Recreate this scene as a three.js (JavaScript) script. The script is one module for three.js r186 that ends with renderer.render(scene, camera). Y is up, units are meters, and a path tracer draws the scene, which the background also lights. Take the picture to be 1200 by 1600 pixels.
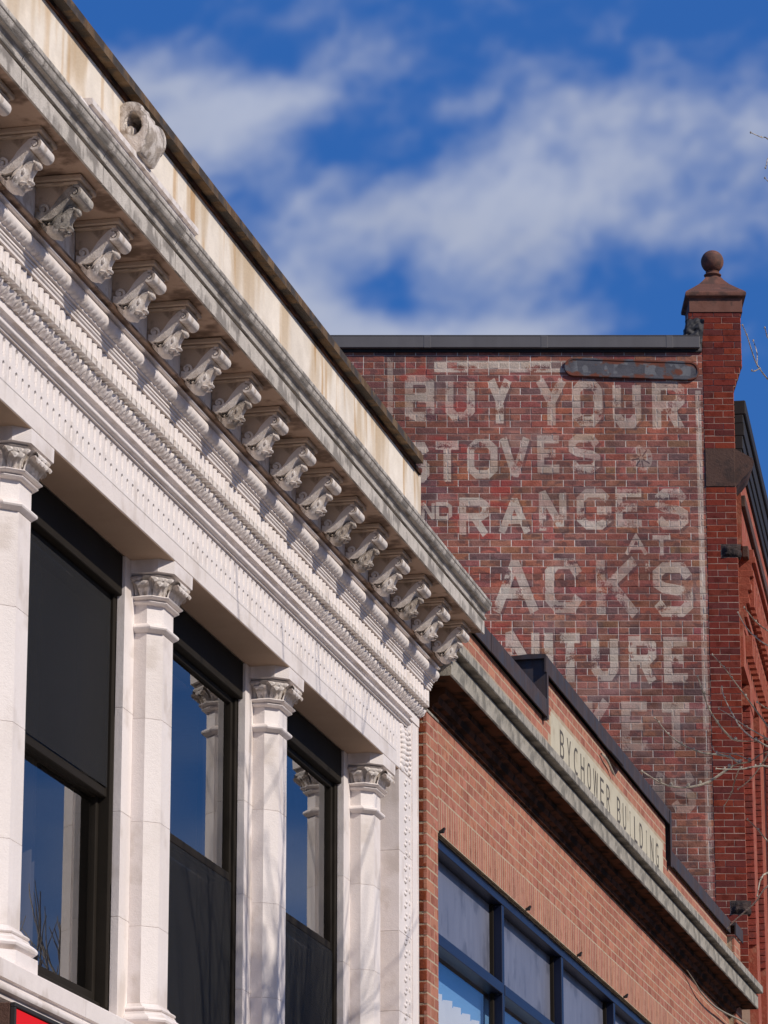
import * as THREE from 'three';
import { mergeGeometries, toCreasedNormals, mergeVertices } from 'three/addons/utils/BufferGeometryUtils.js';

// ---------------------------------------------------------------- camera, sky, sun, exposure
const scene = new THREE.Scene();
const renderer = new THREE.WebGLRenderer({ antialias: true });
renderer.toneMapping = THREE.LinearToneMapping;
renderer.toneMappingExposure = 0.93;
renderer.shadowMap.enabled = true;
const PITCH = 16.30087 * Math.PI / 180, BEAR = 13.34 * Math.PI / 180;
const CAM = new THREE.Vector3(5, 1.6, 0);
const FWD = new THREE.Vector3(-Math.sin(BEAR) * Math.cos(PITCH), Math.sin(PITCH), -Math.cos(BEAR) * Math.cos(PITCH));
const camera = new THREE.PerspectiveCamera(2 * Math.atan(800 / 5950) * 180 / Math.PI, 0.75, 0.1, 2000);
camera.position.copy(CAM);
camera.lookAt(CAM.clone().add(FWD));
scene.add(camera);

const SUN_AZ = 19 * Math.PI / 180, SUN_EL = 35.5 * Math.PI / 180;
const SUN = new THREE.Vector3(Math.cos(SUN_EL) * Math.cos(SUN_AZ), Math.sin(SUN_EL), Math.cos(SUN_EL) * Math.sin(SUN_AZ));
const sun = new THREE.DirectionalLight(new THREE.Color().setRGB(1.0, 0.925, 0.835), 3.75);
sun.target.position.set(0, 6, -22);
sun.position.copy(sun.target.position).addScaledVector(SUN, 60);
sun.castShadow = true;
sun.shadow.mapSize.set(4096, 4096);
Object.assign(sun.shadow.camera, { left: -25, right: 25, top: 20, bottom: -20, near: 1, far: 140 });
scene.add(sun, sun.target);

// ---------------------------------------------------------------- noise
let seed = 7;
const rnd = () => { seed |= 0; seed = seed + 0x6D2B79F5 | 0; let t = Math.imul(seed ^ seed >>> 15, 1 | seed); t = t + Math.imul(t ^ t >>> 7, 61 | t) ^ t; return ((t ^ t >>> 14) >>> 0) / 4294967296; };
const rr = (a, b) => a + (b - a) * rnd();
const clamp = (x, a = 0, b = 1) => Math.min(b, Math.max(a, x));
const sstep = (a, b, x) => { const t = clamp((x - a) / (b - a)); return t * t * (3 - 2 * t); };
const mix = (a, b, t) => a + (b - a) * t;
const HT = new Float32Array(65536); { const s0 = seed; for (let i = 0; i < 65536; i++) HT[i] = rnd(); seed = s0; }
const hash = (x, y) => HT[((x * 73 ^ y * 40503) + x * 2477 + y * 131) & 65535];
function vnoise(x, y, p = 0) {            // value noise, repeating every p cells if p
  const xi = Math.floor(x), yi = Math.floor(y), fx = x - xi, fy = y - yi;
  const sx = fx * fx * (3 - 2 * fx), sy = fy * fy * (3 - 2 * fy);
  let x0 = xi, x1 = xi + 1, y0 = yi, y1 = yi + 1;
  if (p) { x0 = ((x0 % p) + p) % p; x1 = ((x1 % p) + p) % p; y0 = ((y0 % p) + p) % p; y1 = ((y1 % p) + p) % p; }
  const a = hash(x0, y0), b = hash(x1, y0), c = hash(x0, y1), d = hash(x1, y1);
  return a + (b - a) * sx + (c - a) * sy + (a - b - c + d) * sx * sy;
}
function fbm(x, y, oct = 4, p = 0) {
  let s = 0, a = .5, n = 0;
  for (let i = 0; i < oct; i++) { s += a * vnoise(x, y, p); n += a; a *= .5; x = x * 2 + 17 * (p ? 0 : 1); y = y * 2; p *= 2; }
  return s / n;
}

// ---------------------------------------------------------------- sky: computed air and clouds
{
  const W = 4096, H = 2048, data = new Float32Array(W * H * 4);
  const R = new THREE.Vector3().crossVectors(FWD, new THREE.Vector3(0, 1, 0)).normalize(), U = new THREE.Vector3().crossVectors(R, FWD);
  // how thick the cloud is, every 1 degree or so over the part of the sky above the roofs
  const G = [
    [-.2, -.2, -.15, -.05, .08, .2, .02, .0, .1, .06, .05, .0, -.1, -.1],
    [.3, .4, .54, .36, .12, .34, .44, .34, .26, .16, .40, .32, .14, .1],
    [.6, .75, .86, .92, .88, .62, .40, .36, .34, .5, .58, .44, .36, .3],
    [.6, .75, .84, .86, .62, .06, .28, .5, .70, .74, .70, .76, .72, .6],
    [.6, .7, .75, .66, .22, .44, .58, .88, .96, .88, .78, .62, .5, .4],
    [.6, .6, .6, .5, .40, .54, .62, .72, .70, .6, .42, .36, .34, .3],
    [.6, .6, .6, .6, .78, .66, .24, .38, .52, .36, .14, .08, .1, .1],
    [.8, .8, .8, .8, .95, 1.0, .92, .9, .92, .52, .10, .02, .0, .0],
    [.8, .8, .8, .8, .90, .95, .9, .85, .8, .4, .06, .02, .1, .2]];
  const cr = (p0, p1, p2, p3, t) => p1 + .5 * t * (p2 - p0 + t * (2 * p0 - 5 * p1 + 4 * p2 - p3 + t * (3 * (p1 - p2) + p3 - p0)));
  const g = (i, j) => G[clamp(j, 0, 8)][clamp(i, 0, 13)];
  const grid = (x, y) => { const i = Math.floor(x), j = Math.floor(y), a = x - i, b = y - j, c = []; for (let k = -1; k < 3; k++) c.push(cr(g(i - 1, j + k), g(i, j + k), g(i + 1, j + k), g(i + 2, j + k), a)); return cr(c[0], c[1], c[2], c[3], b); };
  for (let y = 0; y < H; y++) {
    const el = ((y + .5) / H - .5) * Math.PI, ce = Math.cos(el), se = Math.sin(el);
    const up = clamp(se), e = Math.pow(1 - up, 3);
    for (let x = 0; x < W; x++) {
      const az = ((x + .5) / W - .5) * 2 * Math.PI, dx = Math.cos(az) * ce, dz = Math.sin(az) * ce, o = (y * W + x) * 4;
      let r, gg, b;
      if (se < -.02) { r = .16; gg = .16; b = .17; } else {
        r = mix(.013, .055, e); gg = mix(.101, .22, e); b = mix(.412, .58, e);
        const au = Math.exp(-Math.acos(clamp(dx * SUN.x + se * SUN.y + dz * SUN.z, -1, 1)) / .42); r += .62 * au; gg += .56 * au; b += .40 * au;   // paler air round the sun
        const w = dx * FWD.x + se * FWD.y + dz * FWD.z;
        let c = 0, sh = 0, blend = 0;
        if (w > .9) {
          const px = (dx * R.x + dz * R.z) / w * 57.3, py = -(dx * U.x + se * U.y + dz * U.z) / w * 57.3;   // degrees from the middle of the sky above the street
          blend = sstep(13, 8, Math.hypot(px, py + 4));
          if (blend > 0) {
            const qx = px * 1.04 + 5.98, qy = (py * 1.04 + 8.0) * 1.335;
            const wx = (fbm(px * .9 + 5, py * .9, 3) - .5) * 1.1, wy = (fbm(px * .9 + 50, py * .9, 3) - .5) * 1.1;
            const n = fbm(px * .9 + wx + 20, py * 1.5 + wy + px * .35, 6);
            c = grid(qx + wx * .7, qy + wy * .7) + (n - .5) * .66 + (fbm(px * 2.6 + wx * 2 + 9, py * 3.6 + px * .9 + wy, 4) - .5) * .34 + (fbm(px * 6 + wx * 3, py * 8 + px * 2 + wy * 2, 3) - .5) * .16;
            sh = fbm(px * .5 + 3, py * .8 + 9, 3);
            c = sstep(.10, 1.0, c) * blend;
          }
        }
        if (blend < 1 && se > 0) {
          const k = 1 / (se + .25), u = dx * k * 3, v = dz * k * 3;
          c += (1 - blend) * sstep(.52, .9, fbm(u + 31, v * 1.3 + 11, 5)) * .6;
        }
        c = clamp(c) * .93;
        const cl = mix(.92, 1.06, sh);
        r = mix(r, .475 * cl, c); gg = mix(gg, .525 * cl, c); b = mix(b, .67 * cl, c);
      }
      data[o] = r; data[o + 1] = gg; data[o + 2] = b; data[o + 3] = 1;
    }
  }
  const sky = new THREE.DataTexture(data, W, H, THREE.RGBAFormat, THREE.FloatType);
  sky.mapping = THREE.EquirectangularReflectionMapping;
  sky.magFilter = sky.minFilter = THREE.LinearFilter;
  sky.needsUpdate = true;
  scene.background = sky; scene.environment = sky;
}

// ---------------------------------------------------------------- helpers
const used = {};
function numbered(name) { const n = used[name] = (used[name] ?? -1) + 1; return n ? `${name}_${String(n).padStart(3, '0')}` : name; }
function tag(o, label, category, group, kind) { o.userData = { label, category }; if (group) o.userData.group = group; if (kind) o.userData.kind = kind; return o; }
function thing(name, label, category, [x, y, z] = [0, 0, 0], group) {
  const o = new THREE.Group(); o.name = numbered(name); o.position.set(x, y, z); scene.add(o); o.updateMatrixWorld(true);
  return tag(o, label, category, group);
}
function group(name, parent, world) {      // a part that holds sub-parts, its origin at a world point
  const o = new THREE.Group(); o.name = name; parent.updateMatrixWorld(true);
  if (world) o.position.copy(parent.worldToLocal(new THREE.Vector3(...world)));
  parent.add(o); o.updateMatrixWorld(true); return o;
}
function part(name, geo, mat, parent, label) {   // geometry given in world coordinates
  if (Array.isArray(geo)) geo = merge(geo);
  if (!geo.attributes.uv) metricUV(geo);
  parent.updateMatrixWorld(true);
  geo.applyMatrix4(new THREE.Matrix4().copy(parent.matrixWorld).invert());
  const m = new THREE.Mesh(geo, mat); m.name = name; m.castShadow = m.receiveShadow = true;
  if (label) m.userData.label = label;
  parent.add(m); return m;
}
function metricUV(g) {
  const p = g.attributes.position, n = g.attributes.normal, uv = new Float32Array(p.count * 2);
  for (let i = 0; i < p.count; i++) {
    const ax = Math.abs(n.getX(i)), ay = Math.abs(n.getY(i)), az = Math.abs(n.getZ(i));
    const x = p.getX(i), y = p.getY(i), z = p.getZ(i);
    if (ay > ax && ay > az) { uv[2 * i] = z; uv[2 * i + 1] = x; } else if (ax > az) { uv[2 * i] = z; uv[2 * i + 1] = y; } else { uv[2 * i] = x; uv[2 * i + 1] = y; }
  }
  g.setAttribute('uv', new THREE.BufferAttribute(uv, 2)); return g;
}
function merge(list) {
  const out = list.map((g) => { const k = g.index ? g.toNonIndexed() : g; for (const a of Object.keys(k.attributes)) if (!['position', 'normal', 'color'].includes(a)) k.deleteAttribute(a); return k; });
  return mergeGeometries(out);
}
const box = (x0, x1, y0, y1, z0, z1) => { const g = new THREE.BoxGeometry(Math.abs(x1 - x0), Math.abs(y1 - y0), Math.abs(z1 - z0)); g.translate((x0 + x1) / 2, (y0 + y1) / 2, (z0 + z1) / 2); g.deleteAttribute('uv'); return g; };
function cbox(x0, x1, y0, y1, z0, z1, b = .004) {     // box with chamfered edges
  if (x0 > x1) [x0, x1] = [x1, x0]; if (y0 > y1) [y0, y1] = [y1, y0]; if (z0 > z1) [z0, z1] = [z1, z0];
  b = Math.min(b, (x1 - x0) / 2.5, (y1 - y0) / 2.5, (z1 - z0) / 2.5);
  const c = [[x0, x1], [y0, y1], [z0, z1]], pos = [];
  const P = (s, a) => [0, 1, 2].map((k) => c[k][s[k]] + (k === a ? 0 : (s[k] ? -b : b)));
  const tri = (p, q, r, s) => { const m = [(x0 + x1) / 2, (y0 + y1) / 2, (z0 + z1) / 2]; const push = (a, bb, cc) => { const n = new THREE.Vector3().subVectors(new THREE.Vector3(...bb), new THREE.Vector3(...a)).cross(new THREE.Vector3().subVectors(new THREE.Vector3(...cc), new THREE.Vector3(...a))); const d = n.x * (a[0] + bb[0] + cc[0] - 3 * m[0]) + n.y * (a[1] + bb[1] + cc[1] - 3 * m[1]) + n.z * (a[2] + bb[2] + cc[2] - 3 * m[2]); if (d < 0) pos.push(...a, ...cc, ...bb); else pos.push(...a, ...bb, ...cc); }; push(p, q, r); if (s) push(p, r, s); };
  for (let a = 0; a < 3; a++) for (const v of [0, 1]) {
    const o = [0, 1, 2].filter((k) => k !== a), S = (i, j) => { const s = []; s[a] = v; s[o[0]] = i; s[o[1]] = j; return s; };
    tri(P(S(0, 0), a), P(S(1, 0), a), P(S(1, 1), a), P(S(0, 1), a));
    for (let k = 0; k < 2; k++) { const bA = o[k]; if (bA < a) continue; const oth = o[1 - k]; for (const w of [0, 1]) { const s0 = []; s0[a] = v; s0[bA] = w; s0[oth] = 0; const s1 = [...s0]; s1[oth] = 1; tri(P(s0, a), P(s1, a), P(s1, bA), P(s0, bA)); } }
  }
  for (const i of [0, 1]) for (const j of [0, 1]) for (const k of [0, 1]) tri(P([i, j, k], 0), P([i, j, k], 1), P([i, j, k], 2));
  const g = new THREE.BufferGeometry(); g.setAttribute('position', new THREE.Float32BufferAttribute(pos, 3)); g.computeVertexNormals(); return g;
}
function prof(pts, z0, z1, crease = .5) {             // an outline in x, y drawn out along z
  const s = new THREE.Shape(pts.map(([x, y]) => new THREE.Vector2(x, y)));
  const g = new THREE.ExtrudeGeometry(s, { depth: Math.abs(z1 - z0), bevelEnabled: false, steps: 1 });
  g.translate(0, 0, Math.min(z0, z1)); g.deleteAttribute('uv');
  return toCreasedNormals(g, crease);
}
function param(nu, nv, f) {
  const pos = [], idx = [];
  for (let j = 0; j <= nv; j++) for (let i = 0; i <= nu; i++) pos.push(...f(i / nu, j / nv));
  for (let j = 0; j < nv; j++) for (let i = 0; i < nu; i++) { const a = j * (nu + 1) + i; idx.push(a, a + 1, a + nu + 2, a, a + nu + 2, a + nu + 1); }
  const g = new THREE.BufferGeometry(); g.setAttribute('position', new THREE.Float32BufferAttribute(pos, 3)); g.setIndex(idx); g.computeVertexNormals(); return g;
}
const arc = (cx, cy, r, a0, a1, n = 8, ry = r) => Array.from({ length: n + 1 }, (_, i) => { const a = (a0 + (a1 - a0) * i / n) * Math.PI / 180; return [cx + r * Math.cos(a), cy + ry * Math.sin(a)]; });
const ball = (x, y, z, rx, ry, rz, w = 10, h = 7) => { const g = new THREE.SphereGeometry(1, w, h); g.scale(rx, ry, rz); g.translate(x, y, z); g.deleteAttribute('uv'); return g; };
function tube(points, radii, sides = 6) {
  const c = new THREE.CatmullRomCurve3(points.map((p) => new THREE.Vector3(...p)), false, 'catmullrom', .5), n = Math.max(4, points.length * 3);
  const fr = c.computeFrenetFrames(n, false), rad = (t) => { const k = t * (radii.length - 1), i = Math.min(radii.length - 2, Math.floor(k)); return mix(radii[i], radii[i + 1], k - i); };
  const g = param(sides, n, (u, v) => { const p = c.getPoint(v), i = Math.round(v * n), a = u * 2 * Math.PI, r = rad(v); return [0, 1, 2].map((k) => p.getComponent(k) + r * (Math.cos(a) * fr.normals[i].getComponent(k) + Math.sin(a) * fr.binormals[i].getComponent(k))); });
  return g;
}

// ---------------------------------------------------------------- materials
function texture(w, h, f, srgb = true, rx = 1, ry = rx) {   // f(i, j) -> [r, g, b] 0..255 (j from the bottom)
  const d = new Uint8Array(w * h * 4);
  for (let j = 0; j < h; j++) for (let i = 0; i < w; i++) { const c = f(i, j), o = (j * w + i) * 4; d[o] = clamp(c[0], 0, 255); d[o + 1] = clamp(c[1], 0, 255); d[o + 2] = clamp(c[2], 0, 255); d[o + 3] = 255; }
  const t = new THREE.DataTexture(d, w, h); t.wrapS = t.wrapT = THREE.RepeatWrapping; t.magFilter = THREE.LinearFilter; t.repeat.set(rx, ry);
  if (srgb) t.colorSpace = THREE.SRGBColorSpace; t.needsUpdate = true; return t;
}
const grey = (v) => [v, v, v];
const grain = texture(512, 512, (i, j) => grey(255 * (.55 * fbm(i / 16, j / 16, 4, 32) + .45 * vnoise(i / 2.5, j / 2.5, 0))), false, 1.7);
function mottled(base, amp, o = {}) {                        // a mottled surface repeating every 1 / rep metres
  const { n = 512, cell = 48, dirt = null, dirtAt = .6, dirtAmt = .6, streak = 0, rep = .5, speck = 0 } = o;
  const P = Math.round(n / cell);
  return texture(n, n, (i, j) => {
    const a = fbm(i / cell, j / cell, 5, P) - .5, s = streak ? fbm(i / 12, j / 160, 3, 0) - .5 : 0, k = speck ? (hash(i * 3 + 1, j * 7 + 5) - .5) * speck : 0;
    let c = base.map((b) => b + (a * 2 + s * streak) * amp + k);
    if (dirt) { const t = sstep(dirtAt - .12, dirtAt + .12, fbm(i / cell * 1.0 + 40, j / cell + 9, 5, P) + s * streak * .2) * dirtAmt; c = c.map((v, q) => mix(v, dirt[q], t)); }
    return c;
  }, true, rep, rep);
}
const std = (o) => new THREE.MeshStandardMaterial({ roughness: .85, ...o });
const M = {
  white: std({ map: mottled([237, 227, 221], 6, { dirt: [196, 182, 170], dirtAt: .68, dirtAmt: .5, streak: 1.4, speck: 6 }), bumpMap: grain, bumpScale: .0014, roughness: .62 }),
  cornice: std({ map: mottled([196, 187, 176], 17, { dirt: [104, 97, 90], dirtAt: .55, dirtAmt: .62, streak: 1.2, rep: .9, speck: 30 }), bumpMap: grain, bumpScale: .004 }),
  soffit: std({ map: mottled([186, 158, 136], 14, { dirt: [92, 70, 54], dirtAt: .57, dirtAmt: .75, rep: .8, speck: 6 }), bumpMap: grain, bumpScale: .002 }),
  shadedLintelUnder: std({ map: mottled([180, 154, 132], 7, { rep: .5, speck: 5 }) }),  // darker than the lintel: the underside's shade is in this colour
  bracketCap: std({ map: mottled([200, 178, 156], 12, { dirt: [96, 78, 64], dirtAt: .62, dirtAmt: .7, rep: 1.1 }), bumpMap: grain, bumpScale: .002 }),
  bracketWorn: std({ map: mottled([214, 203, 192], 14, { dirt: [136, 120, 104], dirtAt: .54, dirtAmt: .6, rep: 2.1, speck: 22 }), bumpMap: grain, bumpScale: .006 }),
  bracket: std({ map: mottled([229, 219, 211], 8, { dirt: [168, 150, 132], dirtAt: .64, dirtAmt: .5, rep: 1.6, speck: 8 }), bumpMap: grain, bumpScale: .003, roughness: .7 }),
  cap: std({ map: mottled([108, 84, 56], 26, { dirt: [52, 47, 44], dirtAt: .54, dirtAmt: .8, streak: 1.5, rep: .7, speck: 10 }), bumpMap: grain, bumpScale: .004 }),
  frame: new THREE.MeshPhysicalMaterial({ map: mottled([40, 35, 29], 4, { rep: .8 }), roughness: .75, specularIntensity: .25 }),
  inside: std({ color: new THREE.Color().setRGB(.035, .032, .03) }),
  curtain: std({ color: new THREE.Color().setRGB(.06, .05, .042), roughness: 1 }),
  screen: new THREE.MeshPhysicalMaterial({ map: mottled([40, 39, 38], 6, { rep: .35, cell: 128 }), roughness: .7, specularIntensity: .4, transparent: true, opacity: .7 }),
  glass: new THREE.MeshPhysicalMaterial({ color: 0xffffff, roughness: .0, metalness: 0, transmission: 1, thickness: 0, ior: 2.1, specularIntensity: 1 }),
  coatedGlass: new THREE.MeshPhysicalMaterial({ color: 0xffffff, roughness: 0, metalness: 0, transmission: 1, thickness: 0, ior: 2.0 }),
  navy: std({ map: mottled([21, 29, 54], 4, { rep: .6 }), roughness: .38, metalness: .1 }),
  panel: std({ map: mottled([112, 114, 128], 7, { rep: .4, streak: 2.5, dirt: [70, 72, 84], dirtAt: .64, dirtAmt: .5 }), roughness: .4 }),
  mirroredSky: std({ color: new THREE.Color().setRGB(.16, .36, .62), roughness: .9 }),  // blue of the sky mirrored in the panes, put into a colour
  blind: std({ map: mottled([214, 216, 216], 4, { rep: .8 }), roughness: .8 }),
  concrete: std({ map: mottled([168, 160, 146], 15, { dirt: [96, 92, 84], dirtAt: .58, dirtAmt: .6, streak: 1.6, rep: .9, speck: 34 }), bumpMap: grain, bumpScale: .005 }),
  shadedSootyStone: new THREE.MeshPhysicalMaterial({ roughness: .95, specularIntensity: .15, map: mottled([84, 56, 42], 14, { dirt: [34, 27, 22], dirtAt: .55, dirtAmt: .8, rep: .8 }) }),  // near-black brown base paints the shade under ledges; the blotches are stains
  limestone: std({ map: mottled([196, 186, 162], 8, { dirt: [160, 146, 122], dirtAt: .66, dirtAmt: .45, rep: .7, speck: 10 }), bumpMap: grain, bumpScale: .002 }),
  coping: std({ map: mottled([66, 52, 48], 12, { dirt: [52, 54, 64], dirtAt: .6, dirtAmt: .7, streak: 2, rep: .8, speck: 8 }), roughness: .75 }),
  charcoal: std({ map: mottled([98, 94, 93], 6, { rep: .5, streak: 1.2, speck: 4 }), roughness: .6 }),
  black: std({ map: mottled([34, 31, 31], 6, { rep: .6, streak: 1 }), roughness: .8 }),
  mortar: std({ map: mottled([182, 161, 134], 16, { rep: 1.2, speck: 26 }), bumpMap: grain, bumpScale: .004 }),
  darkMortar: std({ map: mottled([176, 146, 128], 12, { rep: 1.2, speck: 20 }), bumpMap: grain, bumpScale: .003 }),
  brick: new THREE.MeshPhysicalMaterial({ roughness: .9, specularIntensity: .3, map: mottled([238, 232, 228], 14, { rep: 1.6, speck: 16, dirt: [176, 150, 136], dirtAt: .64, dirtAmt: .5 }), bumpMap: grain, bumpScale: .003, vertexColors: true }),
  redBrickShaded: std({ map: mottled([146, 64, 48], 12, { rep: 1.3, speck: 18, dirt: [104, 54, 48], dirtAt: .56, dirtAmt: .7 }), bumpMap: grain, bumpScale: .004 }),  // darker copy of the red brick, for faces turned from the sun
  redBrickFlat: std({ map: mottled([160, 80, 57], 14, { rep: 1, speck: 22, dirt: [178, 128, 102], dirtAt: .64, dirtAmt: .7 }), bumpMap: grain, bumpScale: .006 }),
  brownstone: std({ map: mottled([86, 60, 48], 10, { dirt: [54, 40, 34], dirtAt: .62, dirtAmt: .6, rep: .9, speck: 14 }), bumpMap: grain, bumpScale: .005 }),
  terracotta: std({ map: mottled([122, 80, 64], 12, { dirt: [70, 52, 44], dirtAt: .58, dirtAmt: .7, rep: .9, speck: 10 }), bumpMap: grain, bumpScale: .003 }),
  darkStone: std({ map: mottled([70, 54, 48], 14, { rep: 1.4, dirt: [44, 36, 34], dirtAt: .52, dirtAmt: .7 }), bumpMap: grain, bumpScale: .01 }),
  rubber: std({ map: mottled([40, 39, 42], 14, { rep: 1.5 }), roughness: .7 }),
  red: new THREE.MeshPhysicalMaterial({ color: new THREE.Color().setRGB(.78, .014, .018), roughness: .6, specularIntensity: .2 }),
  bark: std({ map: mottled([200, 188, 168], 14, { rep: 3, dirt: [96, 82, 72], dirtAt: .58, dirtAmt: .7, speck: 18 }), bumpMap: grain, bumpScale: .003 }),
  cable: std({ color: new THREE.Color().setRGB(.32, .28, .21), roughness: .6 }),
  asphalt: std({ map: mottled([68, 65, 62], 8, { rep: .3, speck: 18 }) }),
  pavement: std({ map: mottled([138, 126, 112], 8, { rep: .3, speck: 12 }) }),
  kerb: std({ map: mottled([140, 138, 134], 8, { rep: .5, speck: 14 }) }),
  engraved: std({ color: new THREE.Color().setRGB(.085, .073, .058) }),
};

M.whites = [[1, 1, 1], [.955, .945, .935], [.98, .975, .965], [.94, .94, .94]].map((c) => { const m = M.white.clone(); m.color.setRGB(...c); return m; });
let toneAt = 0; const toned = () => M.whites[(toneAt = (toneAt * 7 + 3) % 11) % 4];

// bricks: quads gathered into one geometry, or one geometry each
class Quads {
  constructor() { this.p = []; this.n = []; this.c = []; this.u = []; }
  quad(a, b, c, d, col, uv) {
    const e1 = new THREE.Vector3().subVectors(b, a), e2 = new THREE.Vector3().subVectors(d, a), n = e1.cross(e2).normalize();
    for (const [v, k] of [[a, 0], [b, 1], [c, 2], [a, 0], [c, 2], [d, 3]]) { this.p.push(v.x, v.y, v.z); this.n.push(n.x, n.y, n.z); this.c.push(...col); this.u.push(...uv[k]); }
  }
  geo() {
    const g = new THREE.BufferGeometry();
    g.setAttribute('position', new THREE.Float32BufferAttribute(this.p, 3)); g.setAttribute('normal', new THREE.Float32BufferAttribute(this.n, 3));
    g.setAttribute('color', new THREE.Float32BufferAttribute(this.c, 3)); g.setAttribute('uv', new THREE.Float32BufferAttribute(this.u, 2)); return g;
  }
}
class Frame {                               // a wall plane: origin, direction along, direction out
  constructor(o, U, N) { this.o = new THREE.Vector3(...o); this.U = new THREE.Vector3(...U).normalize(); this.N = new THREE.Vector3(...N).normalize(); }
  at(u, v, n) { return this.o.clone().addScaledVector(this.U, u).addScaledVector(this.N, n).add(new THREE.Vector3(0, v, 0)); }
}
function brickInto(q, fr, [u0, u1, v0, v1], back, front, col, uvf, bev = .005, jit = 1) {
  const t = rr(-.0014, .0014) * jit, s = rr(-.0012, .0012) * jit, j = () => rr(-.0014, .0014);
  const f = front + rr(-.0014, .0014) * jit;
  const O = [[u0 + j(), v0 + j()], [u1 + j(), v0 + j()], [u1 + j(), v1 + j()], [u0 + j(), v1 + j()]];
  const I = [[O[0][0] + bev, O[0][1] + bev], [O[1][0] - bev, O[1][1] + bev], [O[2][0] - bev, O[2][1] - bev], [O[3][0] + bev, O[3][1] - bev]];
  const dn = (k) => f + (k === 1 || k === 2 ? t : -t) + (k > 1 ? s : -s);
  const F = I.map(([u, v], k) => fr.at(u, v, dn(k))), E = O.map(([u, v], k) => fr.at(u, v, dn(k) - bev * .8)), B = O.map(([u, v]) => fr.at(u, v, back));
  const UI = I.map(([u, v]) => uvf(u, v)), UO = O.map(([u, v]) => uvf(u, v));
  q.quad(F[0], F[1], F[2], F[3], col, UI);
  for (let k = 0; k < 4; k++) { const m = (k + 1) % 4; q.quad(E[k], E[m], F[m], F[k], col, [UO[k], UO[m], UI[m], UI[k]]); q.quad(B[k], B[m], E[m], E[k], col, [UO[k], UO[m], UO[m], UO[k]]); }
}
function courses(u0, u1, v0, v1, { course = .0675, len = .2085, joint = .01, hdr = 0, off = 0, inside = null, vj = joint } = {}) {
  const out = []; let row = 0;
  for (let v = v0; v < v1 - .02; v += course, row++) {
    const top = Math.min(v + course - vj, v1), H = hdr && (row + off) % hdr === 0, L = H ? len / 2 : len;
    let u = u0 - (row % 2 ? (H ? L / 2 : len / 2) : 0);
    for (; u < u1; u += L) {
      const a = Math.max(u, u0), b = Math.min(u + L - joint, u1);
      if (b - a > .03 && (!inside || inside((a + b) / 2, (v + top) / 2))) out.push([a, b, v, top]);
    }
  }
  return out;
}
// lays a wall of bricks: the ones that show largest each a part, the rest one joined part
function lay(list, fr, parent, mat, colour, uvf, back, front, first, limit, bev, jit = 1) {
  const order = first ? [...list].sort((a, b) => first(a) - first(b)) : list, rest = new Quads();
  order.forEach((b, i) => {
    const col = colour(b);
    if (i < limit) { const q = new Quads(); brickInto(q, fr, b, back, front, col, uvf, bev, jit); part('brick', q.geo(), mat, parent); } else brickInto(rest, fr, b, back, front, col, uvf, bev, jit);
  });
  if (rest.p.length) { const m = part('brickwork', rest.geo(), mat, parent); m.userData.kind = 'stuff'; }
}
const lin = (r, g, b) => { const c = new THREE.Color().setRGB(r / 255, g / 255, b / 255, THREE.SRGBColorSpace); return [c.r, c.g, c.b]; };
const jig = (c, a) => { const k = 1 + rr(-a, a); return [c[0] * k, c[1] * k * (1 + rr(-a, a) * .25), c[2] * k * (1 + rr(-a, a) * .25)]; };

// ---------------------------------------------------------------- ground
function structure(name, geo, mat) { metricUV(geo); const m = new THREE.Mesh(geo, mat); m.name = name; m.userData = { kind: 'structure' }; m.receiveShadow = true; scene.add(m); return m; }
{
  const g = new THREE.PlaneGeometry(1600, 1600); g.rotateX(-Math.PI / 2); structure('street', g, M.asphalt);
  structure('sidewalk', box(-.3, 3.9, .004, .13, -120, 40), M.pavement);
  structure('kerb', cbox(3.902, 4.06, .004, .134, -120, 40, .012), M.kerb);
}

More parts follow.
